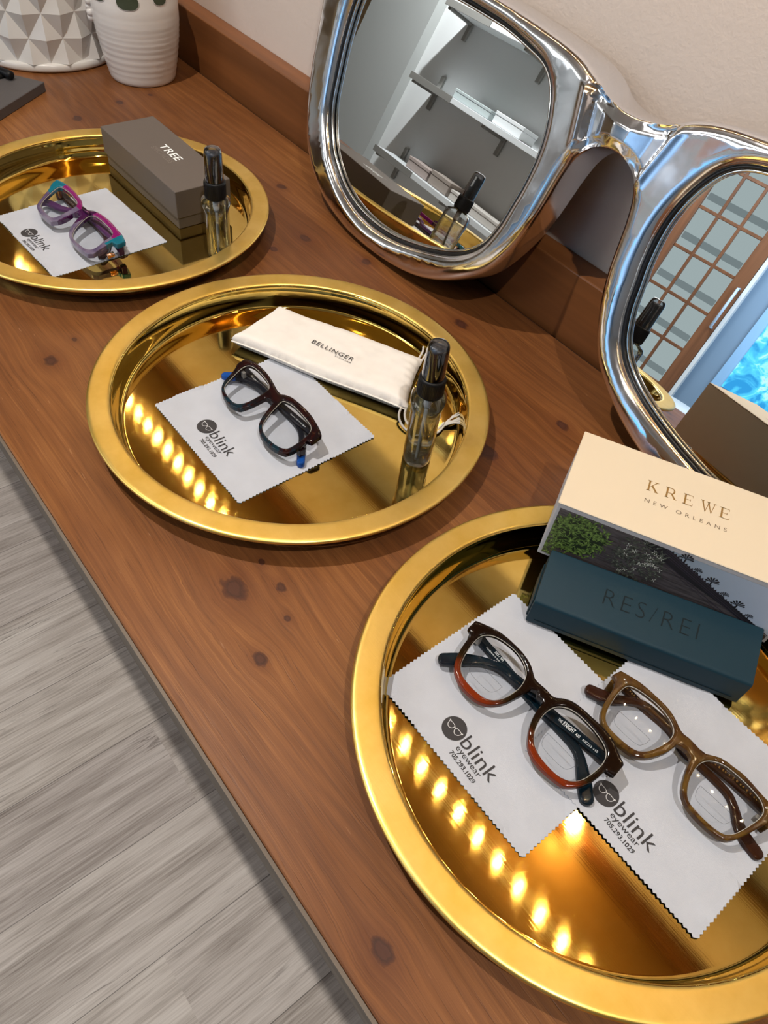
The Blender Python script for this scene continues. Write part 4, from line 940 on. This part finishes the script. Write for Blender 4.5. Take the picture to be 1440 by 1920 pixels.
for side in (0, 1):
    for j in range(ny):
        for i in range(nx):
            q = (idx(side, i, j), idx(side, i + 1, j), idx(side, i + 1, j + 1), idx(side, i, j + 1)); F.append(q if side == 0 else q[::-1])
o = mesh_obj('pouch_body', V, F, M['cotton'], t, True)
bm = bmesh.new(); bm.from_mesh(o.data); bmesh.ops.remove_doubles(bm, verts=bm.verts[:], dist=.00025); bm.to_mesh(o.data); bm.free(); fix_normals(o)
seam = [tuple((Q[0] * (1 - s) + Q[1] * s)) + (.0105,) for s in np.linspace(.01, .99, 40)]
seam = [(x, y - .0002 + .0022 * math.sin((i / 39) * 9) * .5, z) for i, (x, y, z) in enumerate(seam)]
tube_obj('side_seam', seam, .0009, M['cotton'], t, 6)
ca = math.atan2(.4080 - .3895, -.4622 + .5086)
def ptop(u, v):
    x = -.5092 + .486 + math.cos(ca) * u - math.sin(ca) * v; y = .3885 - .404 + math.sin(ca) * u + math.cos(ca) * v
    return (x, y, .0207)
text_obj('black_lettering', 'BELLINGER', .0500, lambda u, v: ptop(u, v), M['ink'], t, height=.0060, space=1.15, offset=0)
text_obj('small_lettering', 'EYEWEAR', .0190, lambda u, v: ptop(.0315 + u, -.0040 + v), M['ink'], t, height=.0020, space=1.25)
def cord(pts, par=t, r=.00115):
    P_ = catmull([(a + .486, b - .404, c) for a, b, c in pts], 7); tube_obj('drawstring', P_, r, M['cord'], par, 8)
cord([(-.436, .474, .013), (-.445, .489, .012), (-.457, .502, .009), (-.462, .514, .007), (-.452, .519, .006), (-.440, .512, .006), (-.428, .498, .005), (-.416, .488, .004), (-.402, .478, .004), (-.390, .470, .004)])
cord([(-.432, .476, .014), (-.440, .490, .013), (-.450, .501, .010), (-.452, .509, .008), (-.443, .509, .007), (-.432, .500, .006), (-.420, .486, .005), (-.404, .472, .005), (-.390, .466, .005)])
cord([(-.392, .4185, .012), (-.385, .408, .008), (-.374, .4035, .005), (-.362, .405, .004), (-.352, .414, .004), (-.348, .427, .004), (-.352, .440, .004)])
cord([(-.388, .4205, .013), (-.381, .412, .009), (-.372, .4085, .0065), (-.361, .4100, .0055), (-.354, .418, .0055), (-.351, .430, .0055), (-.354, .441, .0055)])
parts = []
random.seed(2)
for i in range(16):
    a = .55 + random.uniform(-.32, .32); L = random.uniform(.020, .030)
    b0 = np.array([-.3520 + .486, .4400 - .404, .0045]); d = np.array([math.cos(a + .9), math.sin(a + .9), random.uniform(-.02, .10)])
    p = [b0 + d * L * k / 4 + np.array([0, 0, .0012 * math.sin(k)]) + np.array([-d[1], d[0], 0]) * .0012 * math.sin(k * 1.3 + i) for k in range(5)]
    p = [(q[0], q[1], max(q[2], .0022)) for q in p]
    parts.append(tube(p, [.0008, .0009, .0008, .0007, .0004], 6))
v, f = merge(parts); mesh_obj('tassel', v, f, M['cord'], t, True)

# ------------------------------------------------------------------ spray bottles
def make_bottle(bx_, by_, lab, rot):
    t = empty('spray_bottle', (bx_, by_, .0016), rot, lab, 'bottle', None)
    ay, axx = .0138, .0200      # half widths
    sy = ay / axx
    def L(name, prof, mat, n=64, ell=1.0, par=t): return lathe_obj(name, prof, mat, par, n, 1.0, ell)
    # body: elliptical, becoming round at the neck
    prof = [(0, .0), (.0168, .0), (.0186, .0008), (.0195, .0030), (.0199, .0080), (.0202, .0640), (.0198, .0690), (.0178, .0728), (.0140, .0750), (.0118, .0762), (.0100, .0768), (.0095, .0780)]
    inner = [(.0080, .0780), (.0082, .0764), (.0130, .0736), (.0158, .0712), (.0168, .0670), (.0171, .0620), (.0168, .0090), (.0158, .0045), (.0140, .0030), (0, .0028)]
    def ellmesh(pr, name, mat, close):
        vs = []; fs = []; n = 64; rings = []
        for r, z in pr:
            k = sy if z < .066 else sy + (1 - sy) * min(1, (z - .066) / .0102)
            if r < 1e-6: rings.append([len(vs)]); vs.append((0, 0, z)); continue
            rings.append(list(range(len(vs), len(vs) + n)))
            for i in range(n):
                a = 2 * PI * i / n; c, s = math.cos(a), math.sin(a); e = 2 / 2.5 if k < .95 else 1
                vs.append((r * math.copysign(abs(c) ** e, c), r * k * math.copysign(abs(s) ** e, s), z))
        for A, B in zip(rings[:-1], rings[1:]):
            for i in range(n):
                j = (i + 1) % n
                if len(A) == 1: fs.append((A[0], B[j], B[i]))
                elif len(B) == 1: fs.append((A[i], A[j], B[0]))
                else: fs.append((A[i], A[j], B[j], B[i]))
        return fix_normals(mesh_obj(name, vs, fs, mat, t, True))
    ellmesh(prof, 'bottle_body', M['clear_thin'], True)
    liq = [(0, .00285), (.0158, .00305), (.0176, .0046), (.0186, .0091), (.0189, .0580), (.0188, .0585), (0, .0583)]
    ellmesh(liq, 'liquid', M['liquid'], True)
    L('collar', [(.0090, .0772), (.0116, .0772), (.0119, .0780), (.0119, .0945), (.0115, .0956), (.0100, .0960), (.0090, .0960), (.0090, .0772)], M['black_plastic'], 48)
    bm = bmesh.new()
    for i in range(48):
        a = 2 * PI * i / 48; m4 = Matrix.Rotation(a, 4, 'Z') @ Matrix.Translation((.01195, 0, .0865)); r = bmesh.ops.create_cube(bm, size=1, matrix=m4 @ Matrix.Diagonal((.0005, .0006, .014, 1)))
    bm_obj('collar_ribs', bm, M['black_plastic'], t)
    L('nozzle', [(0, .0960), (.0078, .0960), (.0078, .1120), (.0074, .1140), (.0072, .1235), (.0064, .1262), (0, .1270)], M['nozzle'], 32)
    box_obj('spray_tip', (.0066, -.0022, .1150), (.0080, .0022, .1200), M['nozzle'], t, .0004, 1)
    cap = [(.0101, .0958), (.0101, .1000), (.0096, .1240), (.0093, .1272), (.0086, .1294), (.0074, .1307), (.0055, .1313), (.0030, .1315), (0, .1315)]
    L('cap', cap, M['cap'], 48)
    tube_obj('dip_tube', catmull([(0, 0, .077), (.0005, 0, .055), (.0020, 0, .035), (.0055, 0, .016), (.0095, 0, .0055)], 6), .0016, M['tube_white'], t, 10)
    tube_obj('pump_body', [(0, 0, .0600), (0, 0, .0640), (0, 0, .0775)], [.0025, .0036, .0040], M['tube_white'], t, 14)
    return t
make_bottle(-.7145, .4000, 'clear spray bottle beside the grey-brown box on the farthest tray', math.atan2(-.385, .7145))
make_bottle(-.3375, .3930, 'clear spray bottle beside the white pouch on the middle tray', math.atan2(-.378, .3375))

# ------------------------------------------------------------------ giant spectacles mirror
TI, YM, OM = .2515, -.0047, .0512; B0 = np.array([-.3788, .5974, .1525])
def frame_dirs(u):
    yw = YM + OM * max(-1, min(1, u / .045))
    n = np.array([math.sin(yw) * math.cos(TI), -math.cos(yw) * math.cos(TI), math.sin(TI)]); U = np.array([math.cos(yw), math.sin(yw), 0]); Vv = np.cross(U, n)
    if Vv[2] < 0: Vv = -Vv
    return U, Vv, n
def gpl(u, v, w=0.0):
    U, Vv, n = frame_dirs(u); return tuple(B0 + U * u + Vv * v + n * w)
LO = [(-.2443, .1262), (-.1933, .1246), (-.1682, .1226), (-.1402, .1180), (-.1146, .1125), (-.0980, .1020), (-.0870, .0860), (-.0785, .0640), (-.0751, .0400), (-.0765, .0120), (-.0800, -.0080), (-.0858, -.0370), (-.0990, -.0650), (-.1249, -.0870),
      (-.1609, -.1035), (-.1982, -.1155), (-.2360, -.1240), (-.2759, -.1268), (-.3160, -.1230), (-.3517, -.1110), (-.3830, -.0900), (-.4017, -.0650), (-.4125, -.0400), (-.4161, -.0100), (-.4180, .0300), (-.4150, .0680), (-.4050, .0980), (-.3850, .1150), (-.3550, .1230), (-.3000, .1260)]
OUTL = [(0, .1095), (-.0200, .1105), (-.0380, .1150), (-.0560, .1240), (-.0760, .1300), (-.1005, .1335), (-.1393, .1370), (-.1953, .1405), (-.2600, .1430), (-.3300, .1450), (-.4000, .1460), (-.4450, .1450), (-.4640, .1400), (-.4740, .1250), (-.4745, .0950), (-.4705, .0600), (-.4670, .0230),
        (-.4618, -.0221), (-.4516, -.0633), (-.4340, -.0994), (-.4060, -.1250), (-.3700, -.1430), (-.3189, -.1537), (-.2750, -.1550), (-.2225, -.1510), (-.1744, -.1410), (-.1340, -.1240), (-.1000, -.1020), (-.0790, -.0820), (-.0640, -.0560), (-.0535, -.0290),
        (-.0480, -.0050), (-.0448, .0180), (-.0420, .0360), (-.0365, .0560), (-.0270, .0680), (-.0140, .0755)]
outer = OUTL + [(0, .0775)] + [(-u, v) for u, v in OUTL[1:][::-1]]
outer = np.array(catmull(outer, 4, True)); ho = np.array(catmull(LO, 4, True)); ho2 = ho * [-1, 1]
RR = .0115
def gfront(V, d):
    w = -.0010 + .0115 * np.sqrt(1 - (1 - np.clip(d / RR, 0, 1)) ** 2)
    u = np.abs(V[:, 0]); v = V[:, 1]; uc = .0365 + (v - .060) * .27
    c = u - uc; m = (v > .02) & (u < .075)
    inside = np.clip(-c / .0070, 0, 1); inside = inside * inside * (3 - 2 * inside)
    drop = .0095 * inside * (1 - .55 * np.clip((uc * .62 - u) / .02, 0, 1))
    ridge = .0022 * np.exp(-(np.clip(c, -1, 1) / .0055) ** 2) * (c > -.0055)
    edge = np.clip(d / .004, 0, 1)
    w = w + np.where(m, (-drop + ridge) * edge * .999, 0)
    # fluted hollows running along the rims
    w = w + .0016 * np.sin(V[:, 0] * 31 + V[:, 1] * 17) * np.clip(d / .012, 0, 1)
    return w
def gback(V):
    k = np.clip((V[:, 1] + .155) / .26, 0, 1); k = k ** .8
    return -(.010 + .034 * k)
gm = empty('spectacles_mirror', (0, 0, 0), 0, 'giant polished silver spectacles-shaped mirror leaning on the wall', 'mirror')
plate('spectacle_frame', outer, [ho, ho2], .0055, RR, gfront, gback, gpl, M['alu'], gm, fine=(-.075, .075, .03, .135, .0013))
for h in (ho, ho2):
    c = h.mean(0); r = resample(h, .006)
    big = c + (h - c) * 1.012
    v = [gpl(p[0], p[1], -.0045) for p in big]; n = len(v)
    cc = gpl(c[0], c[1], -.0045)
    mesh_obj('mirror_glass', v + [cc], [(i, (i + 1) % n, n) for i in range(n)], M['mirror'], gm)
    def off(s): return [(c + (p - c) * (1 + s / np.linalg.norm(p - c))) for p in r]
    vs, fs = tube([gpl(p[0], p[1], .0010) for p in off(-.0008)], .0016, 8, True); mesh_obj('rubber_gasket', vs, fs, M['black_rubber'], gm, True)
    vs, fs = tube([gpl(p[0], p[1], -.0012) for p in off(-.0038)], .0017, 8, True); mesh_obj('inner_bead', vs, fs, M['bezel'], gm, True)
    v = [gpl(p[0], p[1], -.0052) for p in big]; mesh_obj('backing', v + [gpl(c[0], c[1], -.0052)], [(i, (i + 1) % n, n) for i in range(n)], M['black_plastic'], gm)

# ------------------------------------------------------------------ white geometric planter
t = empty('geometric_planter', (-1.398, .478, 0), .12, 'large white ceramic planter with raised diamond facets', 'planter')
NN = 14; R0 = .1165; V = []; F = []
rowz = [.0125 + .0340 * k for k in range(9)]
def rad(z): return R0 - .004 * math.cos(min(1, z / .30) * PI)
ring = []
for k, z in enumerate(rowz):
    o = len(V); ring.append(o)
    for i in range(NN):
        a = 2 * PI * (i + .5 * (k % 2)) / NN; r = rad(z) - .0032; V.append((r * math.cos(a), r * math.sin(a), z))
for k in range(0, len(rowz) - 1):
    for i in range(NN):
        # diamond whose left/right corners are nodes i,i+1 of ring k
        L_ = ring[k] + i; R_ = ring[k] + (i + 1) % NN
        off_ = i if k % 2 == 0 else (i + 1) % NN
        T_ = ring[k + 1] + off_; Bt = ring[k - 1] + off_
        a = 2 * PI * (i + .5 + .5 * (k % 2)) / NN; z = rowz[k]; r = rad(z) + .0062
        c = len(V); V.append((r * math.cos(a), r * math.sin(a), z))
        F += [(L_, c, T_), (c, R_, T_)] + ([(L_, Bt, c), (Bt, R_, c)] if k else [])
body = mesh_obj('faceted_wall', V, F, M['white_glaze'], t); 
# half diamonds at the bottom are closed by the foot ring, plus inner wall and lip
lathe_obj('foot_ring', [(0, .0), (.106, 0), (.1150, .0012), (.1165, .004), (.1165, .0115), (.1140, .0128), (.1000, .0130), (0, .0130)], M['white_glaze'], t, 72)
lathe_obj('lip', [(.1085, .285), (.1195, .285), (.1225, .292), (.1205, .300), (.1140, .302), (.1090, .298), (.1060, .27), (.1050, .040), (.1085, .038), (.1085, .285)], M['white_glaze'], t, 72)
# ------------------------------------------------------------------ white thrown vase
t = empty('ceramic_vase', (-1.2335, .5650, 0), 0, 'small white ribbed ceramic vase with dark oval openings', 'vase')
pr = [(0, 0), (.0475, 0), (.0500, .0015), (.0512, .005)]
zs = np.linspace(.008, .155, 60)
for z in zs:
    r = np.interp(z, [.005, .03, .06, .085, .105, .125, .14, .155], [.0512, .0565, .0615, .0640, .0640, .0620, .0575, .0500])
    r += .0003 * math.sin(z * 760 + 1.5 * math.sin(z * 90)) * np.interp(z, [.0, .02, .06, .085, .12], [0, .8, 1.0, .3, .1]); pr.append((r, z))
pr += [(.044, .165), (.042, .175), (.045, .185), (.043, .186), (.040, .175), (.040, .160), (0, .158)]
lathe_obj('vase_body', pr, M['white_ceramic'], t, 72)
def on_vase(a, z, e=.0): r = float(np.interp(z, [.005, .03, .06, .085, .105, .125, .14, .155], [.0512, .0565, .0615, .0640, .0640, .0620, .0575, .0500])) + e; return (r * math.cos(a), r * math.sin(a), z)
base_a = math.atan2(-.55, 1.2335)
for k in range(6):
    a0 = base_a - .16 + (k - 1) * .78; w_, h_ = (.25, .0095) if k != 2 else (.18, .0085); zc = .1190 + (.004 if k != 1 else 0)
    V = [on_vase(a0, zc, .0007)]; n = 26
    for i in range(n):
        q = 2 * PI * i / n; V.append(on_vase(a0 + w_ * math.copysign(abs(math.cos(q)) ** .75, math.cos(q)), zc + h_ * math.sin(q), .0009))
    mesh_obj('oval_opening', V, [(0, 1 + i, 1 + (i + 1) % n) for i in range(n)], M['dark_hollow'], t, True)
    vs, fs = tube([on_vase(a0 + (w_ + .01) * math.copysign(abs(math.cos(q)) ** .75, math.cos(q)), zc + (h_ + .0006) * math.sin(q), -.0002) for q in np.linspace(0, 2 * PI, 27)[:-1]], .0009, 6, True); mesh_obj('opening_rim', vs, fs, M['white_ceramic'], t, True)
for z, a in ((.096, base_a - 1.50), (.104, base_a - 1.46), (.089, base_a - 1.47), (.082, base_a - 1.5)):
    bm = bmesh.new(); bmesh.ops.create_uvsphere(bm, u_segments=14, v_segments=8, radius=.0062); o = bm_obj('clay_bead', bm, M['white_ceramic'], t, True); o.location = on_vase(a, z, .001)
# ------------------------------------------------------------------ slate plate with a black stand foot
dv = np.array([.0662, -.0898]); dv /= np.linalg.norm(dv); wv = np.array([-dv[1] * -1, 0]); ang = math.atan2(dv[1], dv[0])
t = empty('slate_plate', (-1.2315, .4060, 0), ang, 'dark grey slate plate at the left end of the counter', 'plate')
box_obj('slab', (0, -.165, .0002), (.20, 0, .0135), M['slate'], t, .0008, 1)
st = empty('display_stand', (-1.263, .362, .0137), .5, 'black display stand foot standing on the slate plate', 'stand')
lathe_obj('base_disc', [(0, 0), (.018, 0), (.019, .002), (.017, .005), (.006, .008), (.005, .012), (0, .012)], M['black_plastic'], st, 32, off=(-.020, 0, 0))
tube_obj('foot_peg', catmull([(-.020, 0, .006), (-.008, .001, .008), (.003, 0, .007), (.011, -.001, .0062)], 5), [.0055] * 15 + [.0062], M['black_plastic'], st, 12) if False else None
v, f = tube([(-.020, 0, .007), (-.006, .001, .008), (.004, 0, .0072), (.012, -.001, .0064), (.014, -.001, .0064)], [.005, .005, .0058, .0062, .004], 12); mesh_obj('foot_peg', v, f, M['black_plastic'], st, True)
v, f = tube(catmull([(-.020, 0, .010), (-.022, 0, .03), (-.028, .0, .055), (-.040, 0, .075), (-.060, 0, .085)], 5), .006, 12); mesh_obj('stand_arm', v, f, M['black_plastic'], st, True)

# ------------------------------------------------------------------ lights
def area(name, loc, rot, size, energy, col, sizey=None, spread=None):
    L = bpy.data.lights.new(name, 'AREA'); L.energy = energy; L.color = col; L.size = size
    if sizey: L.shape = 'RECTANGLE'; L.size_y = sizey
    if spread: L.spread = spread
    o = bpy.data.objects.new(name, L); o.location = loc; o.rotation_euler = rot; COL.objects.link(o); return o
def spot(name, loc, target, energy, col, size=1.2, blend=.6, rad=.03):
    L = bpy.data.lights.new(name, 'SPOT'); L.energy = energy; L.color = col; L.spot_size = size; L.spot_blend = blend; L.shadow_soft_size = rad
    o = bpy.data.objects.new(name, L); o.location = loc; d = Vector(target) - Vector(loc); o.rotation_euler = d.to_track_quat('-Z', 'Y').to_euler(); COL.objects.link(o); return o
WARM = (1.0, .80, .58); NEUT = (1.0, .92, .84); COOL = (.66, .82, 1.0)
spot('ceiling_spot', (-.75, -.078, 1.58), (-.6, .25, 0), 70, NEUT, 1.9, .9, .014)
spot('ceiling_spot', (.45, -.078, 1.58), (.1, .2, 0), 46, NEUT, 1.9, .9, .014)
area('ceiling_fill', (-1.0, -1.6, 1.60), (0, 0, 0), 1.6, 13, (1.0, .94, .88), 1.0)  # unseen soft fill, added to lift the room's overall brightness
spot('shelf_spot', (-3.75, -1.78, 1.56), (-3.9, -2.6, .2), 190, (.95, .98, 1.0), 2.0, .5, .03)
area('window_light', (-.2, -3.9, .9), (math.radians(-70), 0, 0), 1.4, 45, COOL, 1.2)
area('far_room_fill', (-2.2, -3.7, 1.58), (0, 0, 0), 1.0, 55, (.9, .96, 1.0), 1.0)  # unseen fill added so the far room looks brighter in the mirrors
w = bpy.data.worlds.new('room_air'); scn.world = w; w.use_nodes = True; bg = w.node_tree.nodes['Background']; bg.inputs[0].default_value = (.55, .55, .6, 1); bg.inputs[1].default_value = .25

# ------------------------------------------------------------------ camera
cd = bpy.data.cameras.new('camera'); cam = bpy.data.objects.new('camera', cd); COL.objects.link(cam)
R = [[.6169754, .7794472, .1086433], [.6435951, -.4202839, -.6396458], [-.4529091, .4645681, -.7609533]]
mw = Matrix(((R[0][0], -R[1][0], -R[2][0], 0.0), (R[0][1], -R[1][1], -R[2][1], .0153), (R[0][2], -R[1][2], -R[2][2], .5031), (0, 0, 0, 1)))
cam.matrix_world = mw
cd.sensor_fit = 'VERTICAL'; cd.sensor_height = 24.0; cd.lens = 1393.38 / 1920 * 24.0; cd.clip_start = .01; cd.clip_end = 50
scn.camera = cam
scn.view_settings.view_transform = 'Standard'
scn.view_settings.exposure = 0.0
scn.cycles.caustics_reflective = False; scn.cycles.caustics_refractive = False
scn.cycles.sample_clamp_indirect = 20.0
scn.cycles.max_bounces = 10; scn.cycles.diffuse_bounces = 3; scn.cycles.adaptive_threshold = .02; scn.cycles.transmission_bounces = 8; scn.cycles.transparent_max_bounces = 16; scn.cycles.glossy_bounces = 6
scn.cycles.use_denoising = True
